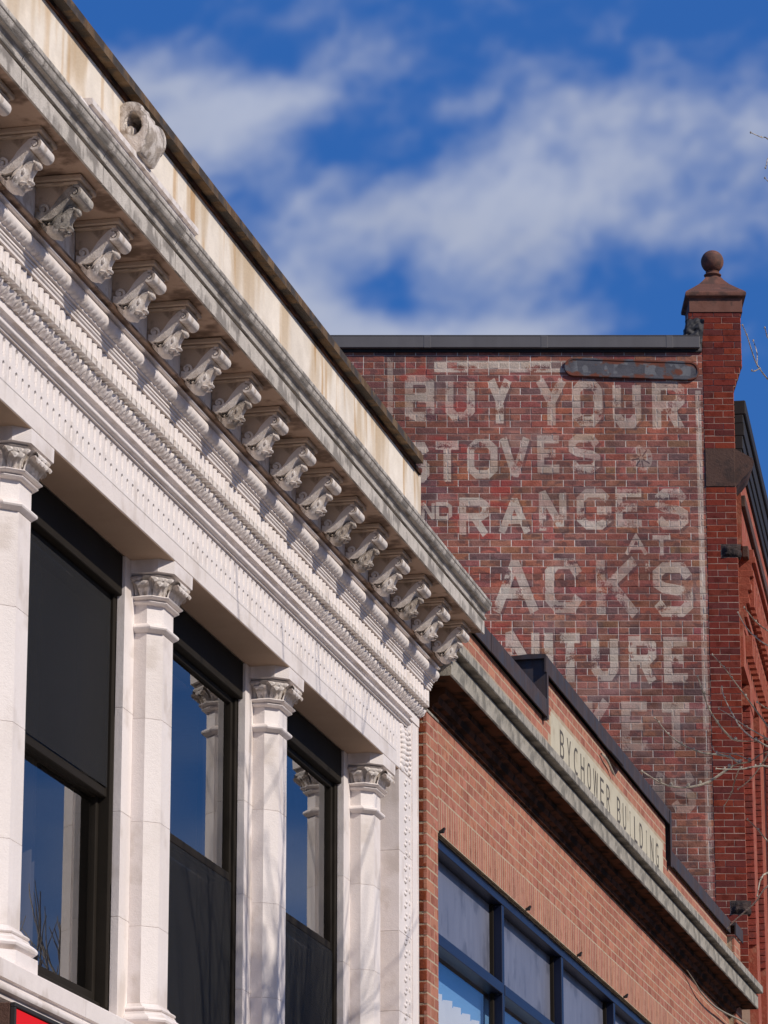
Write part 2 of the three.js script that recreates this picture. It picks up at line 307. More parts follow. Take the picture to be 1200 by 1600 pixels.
// ================================================================ the white building
const ZE = -21.98, ZS = -9;                   // its far end by the brick building, and where it leaves the view
const wb = thing('white_building', 'white terracotta building with columns, carved bracket cornice and stained parapet', 'building', [0, 0, -15.5]);
const BAY = 2.15, COLS = [-1, 0, 1, 2, 3].map((k) => -16.93 - BAY * (k - 1));   // column centres along the street
{
  // the mass behind the front
  part('body', [box(-8, -.23, 6.47, 7.5, ZE + .01, ZS), box(-8, -.02, 0, 3.2, ZE + .01, ZS), box(-8, -.03, 3.201, 4.12, ZE + .01, ZS), box(-8, -.24, 4.121, 6.469, ZE + .01, -21.53), box(-8, -.24, 4.121, 6.469, ZS - .3, ZS)], M.white, wb);
  part('interior', [box(-3.2, -3, 4.121, 6.469, -21.52, ZS - .31), box(-3, -.45, 4.121, 4.16, -21.52, ZS - .31)], M.inside, wb);

  // lintel and plain fascia
  const zj = [ZS, -10.48, -12.63, -14.78, -16.93, -19.08, -21.42];
  for (let i = 0; i < zj.length - 1; i++) part('lintel', cbox(-.21, 0, 6.4695, 6.558, zj[i + 1] + .0015, zj[i] - .0015, .002), toned(), wb);
  part('lintel_soffit', [box(-.21, -.004, 6.466, 6.4693, ZE + .05, ZS)], M.shadedLintelUnder, wb);  // thin slab added to paint the shaded underside darker
  part('end_block', [cbox(-.21, 0, 6.4695, 6.862, ZE + .03, -21.4215, .005)], M.white, wb);

  // fluted band: two tiers, the lower half of each flute filled by a rounded rod
  const fl = (z, y) => {
    const p = .0835, d = Math.abs(((z / p) % 1 + 1) % 1 - .5) * p, up = y > 6.652, [a, b] = up ? [6.664, 6.744] : [6.576, 6.643];
    if (y < a || y > b) return 0;
    const end = Math.min(1, Math.sqrt(Math.max(0, 1 - ((Math.max(0, y - b + .012)) / .012) ** 2)), Math.sqrt(Math.max(0, (y - a) / .02))), w = (up ? .0145 : .012) * end;
    return d < w ? -(up ? .019 : .014) * Math.pow(1 - (d / w) ** 2, .35) * Math.min(1, end * 1.3) : 0;
  };
  const n1 = Math.round((21.42 - 9) / .0835 * 16);
  part('fluted_band', param(n1, 60, (u, v) => { const z = -9 - 12.42 * u, y = 6.5585 + v * .1965; return [fl(z, y), y, z]; }), M.white, wb);

  // architrave moulding and the fascia over it
  const mould = [[-.1, 6.755], [.012, 6.755], [.012, 6.764], ...arc(.014, 6.778, .018, -60, 60, 5, .013), [.012, 6.792], ...arc(.038, 6.795, .022, 190, 95, 5), [.04, 6.818], [.04, 6.824], [-.1, 6.824]];
  for (let z = ZS, i = 0; z > -21.6; i++) { const z2 = Math.max(z - 1.43, -21.66); part('moulding', prof(mould, z2 + .0015, z - .0015, .6), M.white, wb); z = z2; if (z <= -21.66) break; }
  part('fascia', prof([[-.2, 6.8245], [.012, 6.8245], [.012, 6.885], [-.2, 6.885]], ZE + .02, ZS), M.white, wb);

  // acanthus moulding
  const leafy = (z, v) => {
    const p = .0845, f = ((z / p) % 1 + 1) % 1, c = Math.abs(f - .5) * 2, y = 6.882 + v * .046;
    const tongue = clamp(1 - c * (1.05 + .5 * (1 - v))), vein = Math.exp(-((c / .12) ** 2)) * .3, side = Math.exp(-(((c - .62) / .2) ** 2)) * .6 * sstep(.15, .6, v) + Math.exp(-(((c - .95) / .14) ** 2)) * .8 * sstep(.0, .3, v);
    const rag = (vnoise(z * 190, v * 8) - .5) * .003;
    return [.016 + v * .024 + .02 * (Math.sqrt(tongue) * (.5 + .5 * Math.sin(v * 3.1)) - vein + side) + rag, y, z];
  };
  part('leaf_moulding', [param(2900, 9, (u, v) => leafy(ZS + (ZE + .012 - ZS) * u, v)), prof([[-.2, 6.8855], [.014, 6.8855], [.034, 6.929], [-.2, 6.929]], ZE + .012, ZS)], M.white, wb);

  // dentils
  const dent = [prof([[-.2, 6.9295], [.03, 6.9295], [.03, 6.974], [-.2, 6.974]], ZE + .01, ZS)];
  for (let z = ZS - .04; z > ZE + .03; z -= .0752) dent.push(cbox(.028, .083, 6.9365, 6.9735, z - .024, z + .024, .003));
  part('dentil_course', dent, M.bracket, wb);

  // reeded frieze
  const reed = (u, v) => { const z = ZS + (ZE + .006 - ZS) * u, p = .0752, d = (((z - ZS + .04) / p) % 1 + 1) % 1 * p - p / 2, y = 6.9745 + v * .0775, r = .030, top = v > .86 ? Math.sqrt(Math.max(0, 1 - ((v - .86) / .14) ** 2)) : 1; return [.05 + Math.sqrt(Math.max(0, r * r - d * d)) * top * .95, y, z]; };
  part('reeded_frieze', param(2800, 8, reed), M.white, wb);
  // fillets under the bead
  part('fillets', prof([[-.2, 7.0525], [.082, 7.0525], [.082, 7.066], ...arc(.082, 7.074, .008, -60, 60, 4), [.088, 7.083], [.094, 7.083], [.094, 7.0915], [.088, 7.095], [.1, 7.1], [.104, 7.1], [.104, 7.111], [-.2, 7.111]], ZE + .004, ZS), M.white, wb);
  // leaf wrapped bead
  const bead = (u, v) => {
    const z = ZS + (ZE + .002 - ZS) * u, a = (-115 + 215 * v) * Math.PI / 180, f = ((z / .0615) % 1 + 1) % 1;
    const low = sstep(.52, .22, v), tooth = Math.abs(f - .35) < .5 ? 1 - Math.abs(f - .35) * 2 : 0, edge = low * (tooth > v * 1.45 ? .003 : -.0022);
    const r = .0355 + edge; return [.1 + r * Math.cos(a), 7.146 + r * Math.sin(a), z];
  };
  part('bead_moulding', param(2600, 18, bead), M.white, wb);
  part('bed_mould', prof([[-.2, 7.1115], [.09, 7.1115], [.09, 7.1815], [.136, 7.1815], [.14, 7.1845], [.14, 7.1915], [.128, 7.194], [.128, 7.2045], [-.2, 7.2045]], ZE, ZS), M.white, wb);
  part('bed_band', prof([[-.2, 7.205], [.149, 7.205], [.157, 7.21], [.157, 7.222], [.15, 7.2235], [-.2, 7.2235]], ZE, ZS), M.soffit, wb);  // brown colour stands for the cornice's shadow on this band
  part('bed_wall', prof([[-.2, 7.224], [.15, 7.224], [.15, 7.399], [-.2, 7.399]], ZE, ZS), M.bracket, wb);
  const soil = prof([[-.23, 7.3995], [.402, 7.3995], [.402, 7.42], [-.23, 7.42]], ZE + .001, ZS); part('soffit', soil, M.soffit, wb);

  // corona and crowning moulding, in lengths
  const crown = [[.2, 7.4205], [.4025, 7.4205], [.4025, 7.3925], [.4125, 7.3925], [.4125, 7.472], [.404, 7.476], [.404, 7.481], ...arc(.416, 7.488, .009, -80, 80, 4), [.408, 7.497], [.408, 7.502], ...arc(.452, 7.502, .04, 178, 118, 5), ...arc(.415, 7.57, .042, -52, -6, 5), [.458, 7.566], [.461, 7.57], [.461, 7.588], [.44, 7.594], [.02, 7.64], [-.1, 7.64], [-.1, 7.4205]];
  const joints = [ZS]; for (let k = 11; k >= 0; k--) joints.push(-21.71 + 1.066 * k + rr(-.02, .02)); joints.push(ZE - .02);
  for (let i = 0; i < joints.length - 1; i++) if (joints[i] - joints[i + 1] > .05) part('cornice_block', prof(crown, joints[i + 1] + .003, joints[i] - .003, .7), M.cornice, wb);

  // brackets
  const BZ = -15.297, STEP = .5383;
  const make = (z) => {
    const b = group('modillion', wb, [.15, 7.4, z]);
    const P = (pts, w) => prof(pts, z - w, z + w, .6);
    part('cap', [cbox(.151, .358, 7.374, 7.399, z - .112, z + .112, .004), cbox(.151, .345, 7.361, 7.3735, z - .1, z + .1, .005)], M.bracketCap, b);
    part('bracket', [P([[.151, 7.3605], [.335, 7.3605], [.352, 7.335], [.345, 7.315], [.31, 7.306], [.283, 7.297], [.262, 7.272], [.242, 7.25], [.22, 7.24], [.19, 7.236], [.152, 7.235]], .074)], M.bracketCap, b);
    // the S-shaped band and its two volutes
    const spiral = (cx, cy, r0, r1, a0, turns, th) => { const o = [], inn = []; for (let i = 0; i <= 26; i++) { const t = i / 26, a = a0 + turns * 360 * t, r = mix(r0, r1, t); o.push([cx + r * Math.cos(a * Math.PI / 180), cy + r * Math.sin(a * Math.PI / 180)]); const q = r - th * mix(1, .7, t); inn.push([cx + q * Math.cos(a * Math.PI / 180), cy + q * Math.sin(a * Math.PI / 180)]); } return [...o, ...inn.reverse()]; };
    const band = [[.155, 7.226], [.175, 7.214], [.2, 7.211], [.23, 7.216], [.254, 7.234], [.274, 7.262], [.288, 7.284], [.305, 7.3], [.312, 7.33], [.318, 7.36], [.3, 7.352], [.276, 7.33], [.252, 7.304], [.234, 7.276], [.218, 7.257], [.2, 7.249], [.178, 7.248], [.16, 7.252]];
    part('scroll', [P(band, .084), P(spiral(.323, 7.328, .036, .010, 100, -1.35, .013), .088), P(arc(.323, 7.328, .025, 0, 350, 16), .078), P(arc(.323, 7.328, .009, 0, 350, 10), .088),
      P(spiral(.187, 7.263, .034, .008, -130, 1.4, .012), .081), P(arc(.187, 7.263, .024, 0, 350, 16), .07), P(arc(.187, 7.263, .009, 0, 350, 10), .079)], M.bracket, b);
    // acanthus leaf beneath, its tip curling out
    const path = new THREE.CatmullRomCurve3([[.16, 7.215], [.18, 7.188], [.205, 7.166], [.235, 7.168], [.262, 7.196], [.283, 7.228], [.3, 7.252], [.318, 7.262], [.322, 7.276]].map(([x, y]) => new THREE.Vector3(x, y, 0)));
    const leaf = (u, v) => { const p = path.getPoint(v), t = path.getTangent(v), w = (u - .5) * 2, hw = mix(.066, .078, sstep(0, .25, v)) * mix(1, .42, sstep(.45, .95, v)) * (1 + .2 * Math.abs(Math.sin(v * 15))), bow = (Math.abs(w) ** 2) * .02 + Math.cos(w * 9) * .0035 - .004 * Math.exp(-w * w * 60); return [p.x - t.y * bow, p.y + t.x * bow, z + w * hw]; };
    const top = (u, v) => { const a = leaf(u, v), t = path.getTangent(v); return [a[0] - t.y * .01, a[1] + t.x * .01, a[2]]; };
    const lobes = []; for (const s of [-1, 1]) { lobes.push(ball(.212, 7.197, z + s * .062, .012, .01, .01), ball(.24, 7.206, z + s * .066, .009, .018, .012), ball(.268, 7.232, z + s * .052, .009, .018, .012), ball(.262, 7.186, z + s * .034, .018, .007, .012), ball(.192, 7.2, z + s * .066, .008, .008, .009)); }
    part('leaf', [param(14, 22, leaf), param(14, 22, top), ...lobes, ball(.314, 7.266, z, .015, .015, .034), ball(.283, 7.2, z - .01, .012, .009, .03)], M.bracket, b);
    return b;
  };
  const first = make(BZ);
  for (let k = -11; k <= 12; k++) if (k) { const c = first.clone(); c.name = 'modillion'; c.position.z = first.position.z - STEP * k; c.rotation.set(rr(-.012, .012), rr(-.02, .02), rr(-.012, .012)); c.scale.set(rr(.985, 1.015), rr(.985, 1.015), rr(.98, 1.02)); c.children.forEach((m) => { if ((m.name === 'leaf' || m.name === 'scroll') && (k === -2 || (m.name === 'leaf' && rnd() < .3))) m.material = k === -2 ? M.cornice : M.bracketWorn; }); if (BZ - STEP * k < ZS) wb.add(c); }

  // parapet wall, its cap and the broken scroll ornament
  const stain = texture(1024, 256, (i, j) => {
    const u = i / 1024 * 13, y = j / 256;
    const a = fbm(u * 2.2, y * 1.2 + 3, 4) - .5, s = sstep(.46, .74, fbm(u * 4.2 + (vnoise(u * 3, y * 4) - .5) * .5, y * 1.1, 4)) * sstep(.25, 1, y + (fbm(u * 9, 4, 2) - .5) * .9), r2 = sstep(.6, .8, fbm(u * 12 + 9 + (vnoise(u * 7, y * 5) - .5) * .35, y * .9 + 2, 4)) * sstep(-.1, .6, y), left = sstep(3.2, 8.5, 13 - u);
    const gr = (fbm(u * 14, y * 9, 3) - .5) * 26; let c = [232 + a * 26 + gr, 220 + a * 26 + gr, 204 + a * 24 + gr];
    c = [mix(c[0], 186, s * .62), mix(c[1], 158, s * .62), mix(c[2], 122, s * .62)];
    const o = r2 * (.12 + .42 * left); c = [mix(c[0], 172, o), mix(c[1], 122, o), mix(c[2], 66, o)];
    const k = (hash(i, j) - .5) * 10; return c.map((q) => q + k);
  });
  const sm = std({ map: stain });
  const pg = prof([[-.3, 7.6], [.022, 7.6], [.022, 8.412], [-.3, 8.412]], ZE + .002, ZS);
  { const p = pg.attributes.position, uv = new Float32Array(p.count * 2); for (let i = 0; i < p.count; i++) { uv[2 * i] = (p.getZ(i) - ZE) / 13 + p.getX(i); uv[2 * i + 1] = (p.getY(i) - 7.6) / .83; } pg.setAttribute('uv', new THREE.BufferAttribute(uv, 2)); }
  part('parapet', pg, sm, wb);
  part('cap_shade_strip', prof([[-.29, 8.4125], [.036, 8.4125], [.036, 8.438], [-.29, 8.438]], ZE + .05, ZS), M.shadedSootyStone, wb);  // dark strip painting the shadow beneath the cap
  for (let z = ZS; z > -21.7;) { const z2 = z - 2.14 < -21.2 ? -21.78 : z - 2.14; part('parapet_cap', prof([[-.34, 8.4385], [.084, 8.4385], [.084, 8.486], [.066, 8.498], [-.34, 8.515]], z2 + .002, z - .002), M.cap, wb); z = z2; }
  const o = group('cartouche', wb, [.08, 7.64, -15.9]);
  part('slab', [prof([[.0225, 7.66], [.1, 7.66], [.1, 8.06], [.088, 8.066], [.088, 8.092], [.105, 8.096], [.105, 8.125], [.0225, 8.13]], -16.73, -15.02), cbox(.09, .104, 7.92, 8.03, -15.62, -15.3, .004), cbox(.09, .104, 7.92, 8.03, -16.5, -16.25, .004)], M.bracket, o);
  const rock = ball(.07, 7.88, -14.98, .05, .2, .14, 18, 12); { const p = rock.attributes.position; for (let i = 0; i < p.count; i++) { const k = 1 + .5 * (vnoise(p.getX(i) * 40, p.getY(i) * 22 + p.getZ(i) * 17) - .5); p.setXYZ(i, .07 + (p.getX(i) - .07) * k, 7.88 + (p.getY(i) - 7.88) * k, -14.98 + (p.getZ(i) + 14.98) * k); } rock.computeVertexNormals(); }
  part('broken_ornament', rock, M.bracket, o);
  // scroll: a thick horseshoe of plaster, hollow, with a curl inside
  const jag = (g, k = .02) => { const m = mergeVertices(g, 1e-5), p = m.attributes.position; for (let i = 0; i < p.count; i++) { const a = (vnoise(p.getY(i) * 31 + 7, p.getZ(i) * 27) - .5) * k, b = (vnoise(p.getZ(i) * 33, p.getX(i) * 40) - .5) * k; p.setXYZ(i, p.getX(i) + a, p.getY(i) + b * .6, p.getZ(i) + a * .5); } m.computeVertexNormals(); return m; };
  const outline = new THREE.Shape(new THREE.SplineCurve([[.03, 8.132], [.034, 8.2], [.026, 8.27], [.02, 8.33], [.03, 8.385], [.06, 8.402], [.105, 8.4], [.13, 8.385], [.132, 8.362], [.156, 8.34], [.17, 8.3], [.176, 8.25], [.168, 8.2], [.15, 8.16], [.13, 8.132]].map(([x, y]) => new THREE.Vector2(.02 + (x - .02) * .86, 8.13 + (y - 8.13) * .88))).getPoints(60));
  const hollow = new THREE.Path(); hollow.absellipse(.087, 8.268, .048, .064, 0, Math.PI * 2); outline.holes.push(hollow);
  const shell = new THREE.ExtrudeGeometry(outline, { depth: .19, steps: 4, bevelEnabled: true, bevelSize: .012, bevelThickness: .02, bevelSegments: 4, curveSegments: 24 }); shell.translate(0, 0, -15.9); shell.deleteAttribute('uv'); shell.deleteAttribute('normal');
  const curl = ball(.064, 8.232, -15.74, .03, .038, .055, 22, 16), curl2 = ball(.09, 8.21, -15.75, .03, .022, .05, 18, 12), backing = ball(.1, 8.27, -15.95, .07, .09, .05, 18, 12);
  for (const g of [curl, curl2, backing]) g.deleteAttribute('normal');
  part('scroll', [jag(toCreasedNormals(shell, .01) && shell, .01), jag(curl, .008), jag(curl2, .008), jag(backing, .004)].map((g) => toCreasedNormals(g, .9)), M.bracketWorn, o);

  // columns
  const XF = -.075, ring = (d, h = .144, c = .064) => { const f = XF + d, s = h + d; return [[-.2, s], [f - c, s], [f, s - c], [f, -s + c], [f - c, -s], [-.2, -s]]; };
  const loft = (zc, list) => {
    const pos = [];
    for (let i = 0; i < list.length - 1; i++) { const a = ring(list[i][1]), b = ring(list[i + 1][1]); for (let k = 0; k < 5; k++) { const A = [a[k][0], list[i][0], zc + a[k][1]], B = [a[k + 1][0], list[i][0], zc + a[k + 1][1]], C = [b[k + 1][0], list[i + 1][0], zc + b[k + 1][1]], D = [b[k][0], list[i + 1][0], zc + b[k][1]]; pos.push(...A, ...B, ...C, ...A, ...C, ...D); } }
    for (const e of [0, list.length - 1]) { const a = ring(list[e][1]); for (let k = 1; k < 5; k++) pos.push(a[0][0], list[e][0], zc + a[0][1], a[k][0], list[e][0], zc + a[k][1], a[k + 1][0], list[e][0], zc + a[k + 1][1]); }
    const g = new THREE.BufferGeometry(); g.setAttribute('position', new THREE.Float32BufferAttribute(pos, 3)); g.computeVertexNormals(); return toCreasedNormals(g, .35);
  };
  const roll = (y0, y1, d0, d1, n = 6) => Array.from({ length: n + 1 }, (_, i) => { const t = i / n; return [mix(y0, y1, t), d0 + (d1 - d0) * Math.sin(Math.PI * t)]; });
  function capLeaf(zc, s, big) {               // one leaf of the capital, standing on the bell and curling out
    const R = ring(0), pts = R.slice(0, 6), seg = []; let L = 0;
    for (let k = 0; k < 5; k++) { const dx = pts[k + 1][0] - pts[k][0], dz = pts[k + 1][1] - pts[k][1], l = Math.hypot(dx, dz); seg.push([k, L, l, dx / l, dz / l]); L += l; }
    const q = seg.find(([, a, l]) => s * L <= a + l + 1e-6), t = s * L - q[1], bx = pts[q[0]][0] + q[3] * t, bz = pts[q[0]][1] + q[4] * t;
    let nx = -q[4], nz = q[3]; if (nx < -.01 || (Math.abs(nx) < .01 && nz * bz < 0)) { nx = -nx; nz = -nz; }
    if (big) { nx = nx + .0; }
    const pr = new THREE.CatmullRomCurve3([[.012, 6.307], [.016, 6.33], [.026, 6.355], [.042, 6.374], [.062, 6.388], [.076, 6.386], [.08, 6.374], [.074, 6.366]].map(([a, b]) => new THREE.Vector3(a, b, 0)));
    return param(6, 9, (u, v) => { const p = pr.getPoint(v), w = (u - .5) * 2, hw = (.02 + .013 * sstep(0, .5, v)) * (1 - .55 * sstep(.75, 1, v)) * (big ? 1.15 : 1), fold = p.x + .012 * Math.abs(w) * (1 - v) - .006 * Math.cos(w * 6) * (1 - v); return [bx + nx * fold + q[3] * w * hw, p.y - .006 * w * w * v, zc + bz + nz * fold + q[4] * w * hw]; });
  }
  const makeColumn = (zc) => {
    const c = group('column', wb, [-.1, 4.12, zc]);
    part('base', loft(zc, [[4.125, .062], [4.244, .062], [4.2441, .035], ...roll(4.248, 4.306, .035, .062), [4.31, .034], [4.318, .03], ...roll(4.318, 4.34, .024, .034, 4), [4.343, .016], [4.36, .004], [4.3605, .0]]), M.white, c);
    const ys = [4.361, 4.72, 5.215, 5.71, 6.127];
    for (let i = 0; i < 4; i++) part('shaft_block', loft(zc, [[ys[i], -.0015], [ys[i] + .0015, 0], [ys[i + 1] - .002, 0], [ys[i + 1] - .0005, -.0015]]), M.whites[[0, 2, 0, 1][i]], c);
    part('collar', loft(zc, [[6.1272, .002], ...roll(6.128, 6.172, .003, .024), [6.173, 0], [6.262, 0], [6.263, .012], ...roll(6.264, 6.282, .014, .024, 4), [6.2825, .018], ...roll(6.284, 6.304, .024, .038, 4), [6.3045, .014]]), M.white, c);
    part('bell', loft(zc, [[6.305, .008], [6.34, .012], [6.375, .035], [6.392, .06], [6.3925, .045], [6.398, .045]]), M.bracket, c);
    const lv = []; for (let i = 0; i < 9; i++) lv.push(capLeaf(zc, (i + .5) / 9, i % 2)); for (let i = 1; i < 9; i++) { lv.push(capLeaf(zc, i / 9, false).translate(.0, -.022, 0)); }
    part('capital_leaves', lv, M.bracket, c);
    part('abacus', loft(zc, [[6.3985, .058], [6.404, .072], [6.4675, .0735]]), M.white, c);
    return c;
  };
  const c0 = makeColumn(COLS[0]); COLS.slice(1).forEach((z) => { const c = c0.clone(); c.name = 'column'; c.position.z += z - COLS[0]; wb.add(c); });

  // piers behind the columns, in blocks
  const py = [4.13, 4.74, 5.235, 5.73, 6.467];
  for (const z of COLS) for (let i = 0; i < 4; i++) part('pier_block', cbox(-.24, -.2005, py[i], py[i + 1] - .001, z - (z === COLS[4] ? .27 : .3), z + .3, .0015), toned(), wb);
  // end pier with its beaded strip and rosette
  const ey = [4.13, 4.55, 5.03, 5.5, 5.98, 6.467];
  for (let i = 0; i < 5; i++) part('pier_block', cbox(-.23, 0, ey[i], ey[i + 1] - .0012, ZE + .03, -21.475, .002), toned(), wb);
  part('pier_edge', [prof([[-.01, 4.13], [.006, 4.13], [.006, 6.82], [-.01, 6.82]], ZE + .032, -21.80), prof([[-.01, 4.13], [.01, 4.13], [.01, 6.82], [-.01, 6.82]], ZE + .033, -21.93)], M.white, wb);
  const beads = [];
  for (let y = 4.2; y < 6.44; y += .0735) { beads.push(ball(.0, y, -21.63, .009, .013, .03, 8, 6), ball(.0, y + .03, -21.66, .007, .011, .024, 8, 6), ball(.0, y + .034, -21.735, .008, .016, .012, 8, 6)); }
  part('beaded_strip', beads, M.white, wb);
  const ros = []; for (let k = 0; k < 9; k++) { const y = 6.49 + k * .031; { const w = Math.sin((k + .7) / 9 * Math.PI); ros.push(ball(.0, y, -21.56 + .02 * (1 - w), .022 * w + .005, .028, .05, 10, 7), ball(.0, y + .012, -21.66, .016 * w + .004, .016, .05, 8, 6), ball(.0, y, -21.73 - .02 * w, .013, .015, .026, 8, 6)); } }
  part('rosette', ros, M.white, wb);

  // sill course under the windows and the wall below
  const sill = [[-.5, 4.12], [-.5, 4.3], [-.3, 4.3], [-.26, 4.18], [.026, 4.165], [.03, 4.16], [.03, 4.088], [.016, 4.084], [.016, 4.076], ...arc(.016, 4.05, .02, 80, -40, 5), [.004, 4.03], [.012, 4.026], [.012, 4.012], [-.03, 4.006], [-.03, 3.9], [-.5, 3.9]];
  for (let z = ZS; z > ZE + .1;) { const z2 = Math.max(z - 2.15, ZE + .04); part('sill', prof(sill, z2 + .0015, z - .0015, .5), toned(), wb); z = z2; }

  // sash windows
  const WX = -.275;
  for (let k = 0; k < 4; k++) {
    const za = COLS[k] - .3, zb = COLS[k + 1] + .3, w = group('window', wb, [-.3, 4.3, (za + zb) / 2]);
    part('frame', [cbox(-.42, -.215, 6.27, 6.4675, zb + .001, za - .001, .004), cbox(-.26, -.241, 6.4, 6.45, zb + .03, za - .03, .006), cbox(-.42, -.242, 4.31, 6.2695, za - .042, za - .001, .004), cbox(-.42, -.242, 4.31, 6.2695, zb + .001, zb + .042, .004), cbox(-.42, -.27, 4.3005, 4.335, zb + .043, za - .043, .004)], M.frame, w);
    const a = za - .043, b = zb + .043, up = [5.29, 6.269], lo = [4.336, 5.33];
    const sash = (x, [y0, y1], th) => [cbox(x - .018, x + .018, y0, y1, a - th, a, .004), cbox(x - .018, x + .018, y0, y1, b, b + th, .004), cbox(x - .018, x + .018, y1 - .035, y1, b + th + .001, a - th - .001, .004), cbox(x - .018, x + .018, y0, y0 + .045, b + th + .001, a - th - .001, .004)];
    part('sash', sash(WX, up, .032), M.frame, w); part('sash', sash(WX - .038, [lo[0], lo[1] - .005], .036), M.frame, w);
    const pane = (x, [y0, y1], t) => { const g = new THREE.PlaneGeometry(a - b - 2 * t + .01, y1 - y0 - .07); g.rotateY(Math.PI / 2); g.translate(x, (y0 + y1) / 2, (a + b) / 2); g.deleteAttribute('uv'); return g; };
    part('pane', pane(WX, up, .032), M.glass, w); part('pane', pane(WX - .038, lo, .036), M.glass, w);
    const hi = k <= 1, ys = hi ? [5.335, 6.235] : [4.34, 5.285];
    part('insect_screen', box(WX + .022, WX + .0245, ys[0], ys[1], b + .02, a - .02), M.screen, w);
    part('curtain', param(90, 2, (u, v) => [-.62 + .035 * Math.sin(u * 70 + Math.sin(u * 23)) , 4.17 + v * 2.29, mix(a + .05, b - .05, u)]), M.curtain, w);
  }
}

// ================================================================ the low brick building
const { FontLoader } = await import('three/addons/loaders/FontLoader.js');
const { TextGeometry } = await import('three/addons/geometries/TextGeometry.js');
const font = await new FontLoader().loadAsync('fonts/droid/droid_sans_regular.typeface.json');
const lb = thing('brick_building', 'low tan brick building with grey stone cornice, name stone and blue framed windows', 'building', [0, 0, -28.5]);
{
  const X = -.015, Z0 = -22.0, Z1 = -35.04, fr = new Frame([0, 0, 0], [0, 0, -1], [1, 0, 0]);
  const uvf = (u, v) => [u, v];
  const tones = [lin(187, 129, 107), lin(193, 136, 113), lin(180, 123, 104), lin(186, 128, 110), lin(174, 117, 100)];
  const tone = () => jig(tones[Math.floor(rnd() * 5)], .07);
  // walls behind the bricks: the mortar
  part('wall', [box(-.35, X - .0004, 6.306, 7.5, Z1, Z0), box(-.35, X - .0005, 7.501, 7.83, Z1, Z0), box(-.35, X - .0004, 7.831, 8.15, -31.5, -26.09)], M.mortar, lb);
  part('body', [box(-7, -.36, 6.6, 7.4, -34.4, -22.02), box(-7, -3, 0, 6.599, -34.4, -22.02)], M.inside, lb);
  part('interior_floor', [box(-2.99, -.4, 3.3, 3.4, -34.4, -22.3)], M.inside, lb);
  const inPanel = (u, v) => u > 26.34 && u < 31.34 && v > 7.60 && v < 7.95;
  const wall = [...courses(22.3, 35.04, 6.5365, 7.06, { course: .0688, len: .2085, joint: .0098 }),
    ...courses(22.3, 35.04, 7.42, 7.835, { course: .0688, joint: .0105, inside: (u, v) => !inPanel(u, v) }), ...courses(26.09, 31.5, 7.835, 8.15, { course: .0688, joint: .0105, off: 1, inside: (u, v) => !inPanel(u, v) })];
  for (let u = 22.36; u < 35.0; u += .0695) wall.push([u, u + .054 + rr(-.003, .002), 6.312, 6.5255]);      // bricks on end over the windows
  lay(wall, fr, lb, M.brick, tone, uvf, X - .02, X, (b) => b[0] + (b[2] > 7.3 && b[3] < 7.6 ? 100 : 0), 300, .0004, .06);
  // piers at both ends
  part('pier', [box(-.3, .0496, 0, 6.93, -22.299, -21.993)], M.mortar, lb); part('pier', [box(-.3, .0496, 0, 7.78, -35.427, -35.047)], M.mortar, lb);
  const pier = (z0, z1, y0, y1) => courses(z0, z1, y0, y1, { course: .0688, len: .2085 });
  lay([...pier(21.99, 22.302, 4.6, 6.93), ...pier(35.045, 35.43, 6.6, 7.78)], fr, lb, M.brick, tone, uvf, .03, .05, null, 90, .0004, .06);
  const side = new Frame([0, 0, -21.9905], [1, 0, 0], [0, 0, 1]), sideB = []; for (let v = 4.6; v < 6.9; v += .0688) sideB.push([-.06, .048, v, v + .058]);
  lay(sideB, side, lb, M.brick, () => jig(lin(150, 82, 56), .1), uvf, -.02, .0, null, 40, .004);
  part('pier_cap', prof([[-.05, 6.931], [.056, 6.931], [.056, 6.945], [-.01, 7.01], [-.05, 7.01]], -22.31, -21.985), M.concrete, lb);

  // stone cornice in lengths, with the stone under it darkened for its shade
  const cp = [[-.2, 7.158], [.19, 7.158], [.197, 7.165], [.197, 7.281], [.19, 7.289], [.176, 7.291], [.176, 7.303], [.24, 7.303], [.246, 7.309], [.246, 7.366], [.238, 7.373], [-.01, 7.40], [-.2, 7.40]];
  for (let z = -22.03; z > -35.4;) { const z2 = z - 1.92 < -35.0 ? -35.5 : z - 1.92; part('cornice_block', prof(cp, z2 + .002, z - .002), M.concrete, lb); z = z2; }
  part('cornice_soffit', box(-.05, .187, 7.1545, 7.1579, -35.47, -22.035), M.shadedSootyStone, lb);  // dark slab added to paint the shaded underside
  part('bed_course', prof([[-.1, 7.02], [.012, 7.02], [.02, 7.05], [.05, 7.06], [.06, 7.10], [.095, 7.115], [.1, 7.154], [-.1, 7.154]], -35.04, -22.31, .6), M.shadedSootyStone, lb);  // coloured dark for the shade below the cornice

  // name stone and its cut letters
  part('name_stone', cbox(-.1, X + .003, 7.60, 7.942, -31.33, -26.36, .004), M.limestone, lb);
  const word = (text, za, zb) => { const pitch = (za - zb) / (text.length - .3); [...text].forEach((ch, i) => {
    const g = new TextGeometry(ch, { font, size: 1, depth: .02, curveSegments: 4, bevelEnabled: false }); g.computeBoundingBox();
    const b = g.boundingBox, w = b.max.x - b.min.x, h = b.max.y - b.min.y, ww = ch === 'I' ? .026 : pitch * (ch === 'W' ? .74 : .56), z = za - pitch * (i + .35);
    g.translate(-(b.min.x + b.max.x) / 2, -b.min.y, 0); g.scale(ww / w, .205 / h, .05); g.rotateY(Math.PI / 2); g.translate(X + .0032, 7.678, z); g.deleteAttribute('uv');
    part('letter', g, M.engraved, lb);
  }); };
  word('BYCHOWER', -26.68, -28.80); word('BUILDING', -29.08, -31.12);

